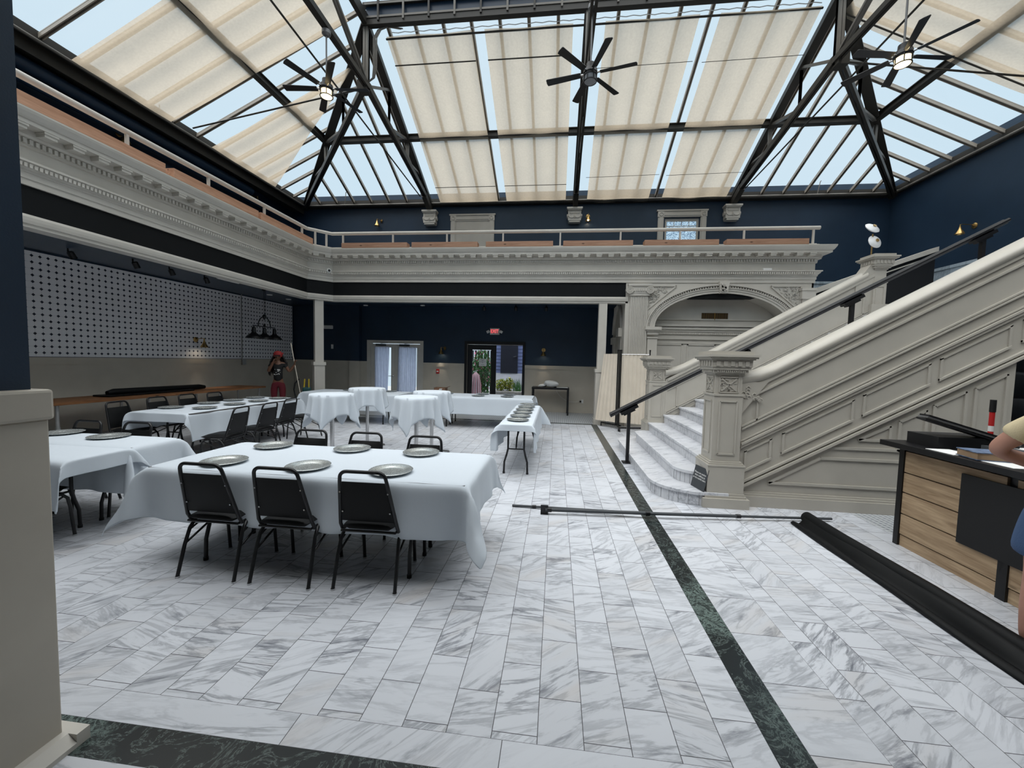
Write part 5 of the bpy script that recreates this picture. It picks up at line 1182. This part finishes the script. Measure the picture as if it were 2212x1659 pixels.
# reception counter
co = thing('reception_counter', 'counter of reclaimed wood planks with black frame and black top', 'counter', (3.21, 4.0, 0))
def cpart(nm, mat, *bx, **k):
    m = MB()
    for b in bx: m.box(*b)
    return m.build(nm, mat, co, **k)
cpart('carcass', M['black'], (.02, 1.0, -3.9, -.03, .05, .90)); cpart('frame', M['black'], (-.012, .03, -.05, .0, 0, .905), (-.012, .03, -.935, -.87, 0, .30), (-.012, .03, -3.0, -2.94, 0, .905), (0, 1.0, -.03, 0, 0, .9)); cpart('countertop', M['black'], (-.12, 1.05, -4.0, .09, .915, .962), (-.03, 1.0, -3.9, .02, .895, .915), bevel=.003)
zs = (.105, .30, .50, .685, .885)
for i in range(4):
    for y0, y1 in ((-.87, -.05), (-2.94, -.935)):
        if i == 0 or y0 == -.87 or True: cpart('plank', M['barn'], (0, .025, y0, y1, zs[i]+.005, zs[i+1]-.005), bevel=.002)
cpart('kickboard', M['barn'], (.008, .03, -3.9, -.05, .0, .10))
cpart('chalkboard_panel', M['board'], (-.018, -.002, -3.2, -.575, .275, .825))
def on_counter(name, lab, cat, loc, rz=0): return thing(name, lab, cat, loc, rz)
o = on_counter('black_binder', 'thick black binder lying at the far corner of the counter', 'binder', (3.52, 3.84, .962), .0); m = MB(); m.box(-.27, .27, -.14, .16, 0, .10); m.build('cover', M['board'], o); m = MB(); m.box(-.22, .30, .17, .22, 0, .075); m.build('spine', M['board'], o)
o = on_counter('menu_board', 'stack of dark panels tilted over the binder, ends sticking out', 'panels', (3.50, 3.72, 1.0)); R = Matrix.Rotation(rad(-3), 3, 'Z') @ Matrix.Rotation(rad(17), 3, 'Y')
for i, (z, c) in enumerate(((.10, 'board'), (.125, 'grey'), (.145, 'board'))): m = MB(); m.cb(R @ Vector((-.03+i*.03, .03+.03*i, z)), (.72, .10, .014), R); m.build('panel', M[c], o)
o = on_counter('tablet_stand', 'dark sloped folder lying behind the thick book', 'folder', (3.62, 3.42, .962)); m = MB(); m.prism([(-.2, 0), (.22, 0), (.22, .035), (-.2, .075)], 1, -.12, .12); m.build('cover', M['slate'], o)
bk = on_counter('thick_book', 'thick book with blue-grey cover at the counter edge', 'book', (3.28, 3.33, .966), rad(-12)); m = MB(); m.box(-.13, .13, -.10, .10, .006, .052); m.build('pages', paint('book_pages', (.30, .2, .12), .8), bk); m = MB(); m.box(-.135, .135, -.105, .105, 0, .006); m.box(-.135, .135, -.105, .105, .052, .058); m.build('cover', paint('book_cover', (.10, .14, .22), .5, var=.6, sc=30), bk)
m = MB(); m.box(-.09, .09, -.12, .12, 0, .004); o = m.build('loose_paper', M['paper']); o.location = (3.22, 3.55, .962); tag(o, 'white sheets left of the thick book', 'papers', 'loose papers on the counter')
m = MB(); m.box(-.12, .12, -.15, .15, 0, .003); o = m.build('loose_paper', M['paper']); o.location = (3.27, 3.19, .9625); tag(o, 'white sheets by the elbow of the man in the yellow shirt', 'papers', 'loose papers on the counter')
m = MB(); m.box(-.10, .10, -.1, .1, 0, .02); o = m.build('loose_paper', M['paper']); o.location = (3.92, 3.70, .962); tag(o, 'white sheets at the back of the counter behind the folder', 'papers', 'loose papers on the counter')
o = on_counter('marking_staff', 'red stick with a white band and black grip standing behind the counter', 'staff', (3.9, 3.97, .962)); 
for a, b, mt, nm in ((0, .13, 'red', 'shaft'), (.13, .18, 'white', 'band'), (.18, .305, 'red', 'upper_shaft'), (.305, .415, 'board', 'grip')): m = MB(); m.cyl((0, 0, a), (0, 0, b), .018 if nm != 'grip' else .021, n=14); m.build(nm, M[mt], o, smooth=40)
# globe lamp on the upper newel
lp = thing('globe_lamp', 'brass lamp with two tilted white opal discs on the upper newel', 'lamp', (5.66, 8.0, 3.69)); m = MB(); m.cyl((0, 0, 0), (.0, 0, .40), .012, n=8); m.cyl((0, 0, 0), (0, 0, .01), .05); m.build('stem', M['brass'], lp, smooth=40)
for c, tl, nm in (((-.03, -.02, .50), 50, 'glass_disc'), ((.04, .0, .26), 72, 'glass_disc')):
    R = Matrix.Rotation(rad(tl), 3, 'X') @ Matrix.Rotation(rad(12), 3, 'Y'); m = MB(); m.lathe([(.004, .045), (.06, .038), (.11, .018), (.125, 0), (.11, -.018), (.06, -.038), (.004, -.045)], c, n=28, R=R); g_ = m.build(nm, M['opal'], lp, smooth=60)
    m = MB(); m.lathe([(.005, .05), (.03, .05), (.03, .06), (.005, .06)], c, n=14, R=R); m.build('knob', M['brass'], g_)
# ================================================================ PEOPLE
def skin(name, V, E, mat, par, root=0, sub=2):
    """V = [(x,y,z,rx[,ry])]; grow one continuous surface along the edges"""
    me = D.meshes.new(name); me.from_pydata([v[:3] for v in V], E, []); o = D.objects.new(name, me); COL.objects.link(o)
    me.materials.append(mat)
    sk = o.modifiers.new('skin', 'SKIN'); sk.use_smooth_shade = True; sk.branch_smoothing = .6
    for i, v in enumerate(V): d = me.skin_vertices[0].data[i]; d.radius = (v[3], v[4] if len(v) > 4 else v[3]); d.use_root = (i == root)
    s = o.modifiers.new('sub', 'SUBSURF'); s.levels = s.render_levels = sub
    bpy.context.view_layer.update()
    dg = bpy.context.evaluated_depsgraph_get(); m2 = D.meshes.new_from_object(o.evaluated_get(dg)); D.objects.remove(o); m2.name = name
    m2.materials.clear(); m2.materials.append(mat)
    for p in m2.polygons: p.use_smooth = True
    r = D.objects.new(name, m2); COL.objects.link(r); r.parent = par; return r
def chain(V, E, pts, frm=None):
    for i, p in enumerate(pts):
        V.append(p); k = len(V)-1
        if i or frm is not None: E.append((k-1 if i else frm, k))
    return len(V)-1
def hand(V, E, wrist, palm_dir, side, frm, curl=.5, sc=1.):
    """palm and five bent fingers; palm_dir along the hand, side towards the thumb"""
    w_ = Vector(wrist); d = Vector(palm_dir).normalized(); s = Vector(side).normalized(); n = d.cross(s).normalized()
    p = w_+d*.045*sc; V.append((*p, .024*sc, .016*sc)); k0 = len(V)-1; E.append((frm, k0))
    p2 = w_+d*.08*sc; V.append((*p2, .026*sc, .014*sc)); k1 = len(V)-1; E.append((k0, k1))
    for i, (o, L) in enumerate(((.030, .070), (.010, .080), (-.010, .074), (-.030, .058))):
        q = w_+d*.088*sc+s*o*sc; prev = k1; a = 0
        for j in range(3):
            V.append((*q, .0085*sc, .0085*sc)); E.append((prev, len(V)-1)); prev = len(V)-1
            a += curl; q = q+(d*cos(a)+n*sin(a))*L*sc*.42
    q = w_+d*.03*sc+s*.030*sc; prev = k0
    for j in range(3): V.append((*q, .0095*sc, .0095*sc)); E.append((prev, len(V)-1)); prev = len(V)-1; q = q+(s*(.8-.4*j)+d*.6+n*curl*.6).normalized()*.026*sc
def head(par, mat, c, r=.095, yaw=0.):
    """sculpted head, face towards local -y"""
    bm = bmesh.new(); bmesh.ops.create_uvsphere(bm, u_segments=32, v_segments=24, radius=1)
    for v in bm.verts:
        x, y, z = v.co; 
        k = 1-.28*max(0, -z)**1.3; X, Y, Z = x*.80*k, y*.98*(1-.10*max(0, -z)), z*1.22
        if y < 0:
            f = -y
            Y -= .16*math.exp(-((x*.8/.13)**2))*math.exp(-((z+.12)/.20)**2)*f           # nose
            for s in (-1, 1): Y += .10*math.exp(-(((x*.8-s*.30)/.15)**2))*math.exp(-((z-.10)/.13)**2)*f   # eye sockets
            Y -= .05*math.exp(-((x*.8/.28)**2))*math.exp(-((z+.48)/.07)**2)*f            # lips
            Y -= .06*math.exp(-((x*.8/.25)**2))*math.exp(-((z+.78)/.14)**2)*f            # chin
            Y -= .04*math.exp(-((z-.28)/.08)**2)*f
        for s in (-1, 1):
            e_ = math.exp(-((z+.02)/.22)**2)*math.exp(-((y-.05)/.16)**2)*max(0, s*x-.8)*5; X += s*.14*e_
        v.co = Vector((X, Y, Z))*r
    bm.transform(Matrix.Translation(c) @ Matrix.Rotation(yaw, 4, 'Z')); me = D.meshes.new('head'); bm.to_mesh(me); bm.free(); me.materials.append(mat)
    for p in me.polygons: p.use_smooth = True
    o = D.objects.new('head', me); COL.objects.link(o); o.parent = par; return o
def eyes(par, c, r=.095, yaw=0.):
    m = MB(); Rm = Matrix.Rotation(yaw, 3, 'Z')
    for s in (-1, 1): p = Vector(c)+Rm @ Vector((s*.030, -r*.90, r*.10)); m.lathe([(.001, -.009), (.007, -.006), (.009, 0), (.007, .006), (.001, .009)], p, n=10)
    return m.build('eyes', M['board'], par, smooth=60)
# woman with a mop by the tile wall
wo = thing('person', 'woman in a red head scarf, black T-shirt and burgundy trousers holding a mop handle', 'person', (-7.20, 9.5, 0), rad(30))
V, E = [], []
pel = chain(V, E, [(0, 0, .93, .115, .15)])
ch_ = chain(V, E, [(0, -.01, 1.10, .095, .125), (0, 0, 1.28, .105, .145), (0, .01, 1.40, .075, .12), (0, 0, 1.475, .045), (0, -.01, 1.53, .045)], pel)
for s in (-1, 1):
    k = chain(V, E, [(s*.095, 0, .84, .085), (s*.095, -.01, .50, .055), (s*.10, .01, .30, .05), (s*.10, .02, .09, .035)], pel)
    chain(V, E, [(s*.10, -.03, .045, .035, .03), (s*.11, -.15, .025, .03, .02)], k)
k = chain(V, E, [(.15, .0, 1.40, .05), (.26, -.02, 1.20, .042), (.38, -.06, 1.38, .030)], 3); hand(V, E, (.385, -.065, 1.40), (.15, -.25, 1), (-.4, -1, 0), k, .9)
k = chain(V, E, [(-.15, .0, 1.40, .05), (-.21, -.06, 1.20, .042), (-.10, -.17, 1.42, .030)], 3); hand(V, E, (-.095, -.175, 1.44), (.4, .15, 1), (.6, -.8, 0), k, .8)
skin('body', V, E, M['skin1'], wo)
hd = head(wo, M['skin1'], (0, -.02, 1.60), .088); eyes(wo, (0, -.02, 1.60), .088)
V, E = [], []; pe = chain(V, E, [(0, 0, .93, .125, .165)]); chain(V, E, [(0, -.01, 1.10, .108, .14), (0, 0, 1.28, .122, .16), (0, .01, 1.39, .085, .13), (0, .0, 1.44, .06)], pe)
for s in (-1, 1): chain(V, E, [(s*.15, 0, 1.39, .062), (s*.21, -.02, 1.30, .060)], 3)
skin('tshirt', V, E, M['blacktee'], wo)
m = MB()
for k in range(14): m.cb((random.uniform(-.07, .08), -.172, random.uniform(1.12, 1.27)), (random.uniform(.01, .05), .004, .010), Matrix.Rotation(random.uniform(-.6, .6), 3, 'Y'))
m.build('shirt_print', M['paper'], wo)
V, E = [], []; pe = chain(V, E, [(0, 0, .92, .120, .155)]); chain(V, E, [(0, 0, 1.0, .10, .13)], pe)
for s in (-1, 1): chain(V, E, [(s*.095, 0, .84, .102), (s*.097, -.01, .50, .068), (s*.10, .01, .30, .060), (s*.10, .02, .12, .050)], pe)
skin('trousers', V, E, M['burg'], wo)
m = MB(); m.lathe([(.095, -.02), (.105, .02), (.102, .07), (.075, .115), (.02, .135)], (0, -.005, 1.605), n=28); m.tube([(.03, .09, 1.64), (.09, .10, 1.68), (.05, .12, 1.60)], .03, 8); m.build('head_scarf', M['cap'], wo, smooth=60)
m = MB(); m.cb((0, -.108, 1.612), (.13, .01, .035)); m.build('glasses', M['board'], wo)
m = MB()
for k in range(46):
    a = rad(-15+210*k/45); r0 = .095; s = -1 if cos(a) < 0 else 1; x, y = r0*cos(a), .01+r0*sin(a)*.9
    L = random.uniform(.18, .28) if s > 0 else random.uniform(.35, .55); m.tube([(x, y, 1.63), (x*1.35, y*1.1+.01, 1.56), (x*1.7+s*.02, y+.0, 1.45), (x*1.75+s*random.uniform(.0, .06), y-.02, 1.62-L)], [.016, .016, .015, .009], 6)
m.build('hair', M['hair'], wo, smooth=60)
mp = thing('mop', 'long pale mop handle held upright by the woman in the red scarf', 'mop', (-6.74, 9.68, 0), 0); m = MB(); m.tube([(.06, .12, .05), (-.04, -.02, 1.05), (-.17, -.08, 1.95)], .011, 8); m.build('handle', M['cream'], mp, smooth=40); m = MB(); m.beam((-.06, .12, .03), (.18, .12, .03), .10, .05); m.build('mop_head', M['concrete'], mp)
vc = thing('floor_cleaner', 'dark green upright floor cleaner with yellow base beside the woman', 'floor cleaner', (-6.72, 9.95, 0), rad(20)); m = MB(); m.box(-.20, .22, -.15, .22, .03, .36); m.build('base', M['yellow'], vc, bevel=.03)
m = MB(); m.box(-.10, .10, -.05, .13, .34, .78); m.build('tank', M['teal'], vc, bevel=.04); m = MB(); m.tube([(-.06, 0, .76), (-.05, .04, 1.0)], .018, 8); m.tube([(.06, 0, .76), (.05, .04, 1.0)], .018, 8); m.build('handle', M['yellow'], vc, smooth=40)
m = MB(); m.tube([(-.12, 0, .42), (-.26, -.02, .50), (-.30, -.02, .72), (-.28, 0, .88), (-.18, 0, 1.0)], .018, 8); m.build('hose', M['board'], vc, smooth=40)
for s in (-1, 1): m = MB(); m.cyl((s*.20, .15, .06), (s*.24, .15, .06), .06, n=16); m.build('wheel', M['board'], vc, smooth=40)
# man leaning on the counter, cut by the right edge of the view
mn = thing('person', 'man in a pale yellow T-shirt and blue shorts leaning on the counter', 'person', (2.80, 2.40, 0), rad(100))
# local frame: faces -y before rotation -> rotated to face the counter
V, E = [], []
pel = chain(V, E, [(0, 0, .90, .13, .16)])
chain(V, E, [(0, -.02, 1.05, .115, .15), (0, -.05, 1.24, .12, .17), (0, -.08, 1.38, .085, .14), (0, -.10, 1.47, .055), (0, -.12, 1.52, .055)], pel)
for s in (-1, 1):
    k = chain(V, E, [(s*.10, 0, .82, .095), (s*.11, 0, .48, .062), (s*.11, .02, .28, .056), (s*.11, .03, .09, .040)], pel)
    chain(V, E, [(s*.11, -.02, .045, .04, .035), (s*.12, -.16, .03, .04, .025)], k)
# far arm (his left) bent, elbow out; near arm reaching forward
kL = chain(V, E, [(.18, -.07, 1.37, .062), (.36, .01, 1.14, .052), (.22, -.28, 1.03, .036)], 3); hand(V, E, (.21, -.305, 1.025), (-.35, -1, -.12), (-1, .3, .3), kL, .35)
kR = chain(V, E, [(-.18, -.07, 1.37, .062), (-.25, -.16, 1.15, .050), (-.15, -.36, 1.03, .036)], 3); hand(V, E, (-.145, -.385, 1.025), (.3, -1, -.12), (1, .3, .3), kR, .35)
skin('body', V, E, M['skin2'], mn)
head(mn, M['skin2'], (0, -.16, 1.62), .10); eyes(mn, (0, -.16, 1.62), .10)
m = MB(); m.lathe([(.098, -.03), (.108, .02), (.105, .07), (.08, .115), (.02, .135)], (0, -.135, 1.625), n=28); m.build('hair', paint('brown_hair', (.06, .035, .02), .7), mn, smooth=60)
V, E = [], []; pe = chain(V, E, [(0, 0, .94, .150, .185)]); chain(V, E, [(0, -.02, 1.08, .135, .172), (0, -.05, 1.24, .142, .188), (0, -.08, 1.37, .10, .155), (0, -.10, 1.44, .075)], pe)
for s in (-1, 1): chain(V, E, [(s*.18, -.07, 1.37, .078), (s*.27, -.04, 1.27, .078), (s*.31, -.02, 1.22, .074)], 3)
skin('tshirt', V, E, M['tan'], mn)
V, E = [], []; pe = chain(V, E, [(0, 0, .90, .140, .175)]); chain(V, E, [(0, 0, .99, .12, .15)], pe)
for s in (-1, 1): chain(V, E, [(s*.105, 0, .80, .125), (s*.12, 0, .64, .115), (s*.125, 0, .55, .112)], pe)
skin('shorts', V, E, M['denim'], mn)
for s in (-1, 1):
    m = MB(); m.prism([(s*.11-.045, .07), (s*.11+.045, .07), (s*.12+.05, -.18), (s*.12-.045, -.2)], 2, 0, .06); m.build('shoe', M['grey'], mn, bevel=.02)

# ================================================================ OUTSIDE THE OPEN DOOR
m = MB(); m.box(-12, 6, YB+.2, 22, -.1, -.01); struct('floor_patio', m, M['concrete'])
m = MB(); m.mi = 0; m.box(-2.62, 2.0, 17.0, 17.3, 1.09, 5.0); m.mi = 1; m.box(-2.62, 2.0, 16.97, 17.3, -.01, 1.09)
for i in range(26): m.mi = 0; m.box(-2.62, 2.0, 16.985, 17.0, 1.10+i*.15, 1.115+i*.15)
struct('wall_neighbour', m, [M['siding'], M['extwhite']])
dn = D.objects.new('door_4', None); COL.objects.link(dn); dn.location = (-2.04, 16.98, 0); dn['kind'] = 'structure'
m = MB(); m.box(-.37, .37, -.03, .02, 1.09, 3.2); m.build('door_panel', M['extdoor'], dn); m = MB(); m.beam((.18, -.08, 1.80), (.30, -.08, 1.83), .03, .03); m.beam((.30, -.08, 1.83), (.30, -.02, 1.83), .03, .03); m.build('door_handle', M['silver'], dn)
m = MB(); m.box(-2.45, -.6, 15.4, 15.95, 0, .36); m.box(-2.48, -.57, 15.37, 15.98, .36, .42); tag(m.build('garden_planter', M['concrete'], bevel=.01), 'grey concrete planter with a pale rim outside the open door', 'planter')
def leaves(name, lab, cat, c, d, n, mat, sz, seed, parts=()):
    t = thing(name, lab, cat, c); rnd = random.Random(seed)
    def cloud(nm, n_, mt, s, dd, up=0.):
        mb = MB()
        for _ in range(n_):
            while True:
                p = Vector((rnd.uniform(-1, 1), rnd.uniform(-1, 1), rnd.uniform(-1, 1)))
                if p.length < 1: break
            p = Vector((p.x*dd[0], p.y*dd[1], p.z*dd[2]+dd[2]+up)); R = Matrix.Rotation(rnd.random()*6, 3, 'Z') @ Matrix.Rotation(rnd.random()*3, 3, 'X'); q = s*rnd.uniform(.6, 1.3)
            mb.add([p+R @ Vector(v)*q for v in ((0, -1, 0), (.45, -.1, .08), (0, 1, 0), (-.45, -.1, .08))], [(0, 1, 2, 3)])
        o = mb.build(nm, mt, t); return o
    cloud('foliage', n, mat, sz, d)
    for nm, n_, mt, s in parts: cloud(nm, n_, mt, s, d, .1)
    m = MB(); 
    for k in range(5): a = k*1.3; m.tube([(0, 0, 0), (.1*cos(a)*d[0], .1*sin(a), d[2]*.6), (.5*d[0]*cos(a), .4*d[1]*sin(a), d[2]*1.3)], .012, 5)
    m.build('stem', M['card'], t); return t
leaves('rose_bush', 'flowering rose bush with pink blooms seen through the door glass', 'bush', (-3.05, 16.0, 0), (.45, .35, 1.05), 2600, M['leaf'], .055, 3, (('blossom', 130, M['rose'], .075),))
leaves('garden_plant', 'green and yellow plants growing behind the planter rim, left clump', 'plant', (-2.2, 15.65, .36), (.24, .2, .28), 420, M['grassy'], .05, 4)
leaves('garden_plant', 'yellowish plants in the middle of the planter', 'plant', (-1.86, 15.65, .36), (.22, .2, .30), 380, M['grassy'], .05, 5)
g_ = thing('garden_grass', 'tall grassy blades at the right end of the planter', 'plant', (-1.50, 15.65, .38)); m = MB(); rn = random.Random(5)
for _ in range(90): x, y = rn.uniform(-.18, .16), rn.uniform(-.15, .15); dx = rn.uniform(-.08, .08); h = rn.uniform(.25, .62); m.add([(x-.006, y, 0), (x+.006, y, 0), (x+dx*.5+.005, y, h*.6), (x+dx, y, h), (x+dx*.5-.005, y, h*.6)], [(0, 1, 2, 3, 4)])
m.build('blades', M['leaf'], g_)
um = thing('striped_umbrella', 'closed pink and white striped parasol outside the glass door', 'umbrella', (-2.93, 14.2, 0)); m = MB(); prof = [(.16, .12), (.20, .30), (.17, .8), (.12, 1.08), (.03, 1.18)]
m.lathe(prof, n=48, closed=False); m.v = [(x*(1+.12*sin(12*math.atan2(y, x))), y*(1+.12*sin(12*math.atan2(y, x))), z) for x, y, z in m.v]; m.build('canopy', M['stripes'], um, smooth=60); m = MB(); m.cyl((0, 0, 0), (0, 0, 1.24), .02, n=10); m.build('pole', M['white'], um)
fe = thing('garden_fence', 'dark slatted fence with a white top rail behind the rose bush', 'fence', (-3.4, 17.2, 0)); m = MB()
for k in range(14): m.box(-1.2+k*.14, -1.1+k*.14, 0, .03, 0, 2.05)
m.build('slats', M['slate'], fe); m = MB(); m.box(-1.25, .8, -.03, .05, 2.05, 2.15); m.build('top_rail', M['extwhite'], fe)
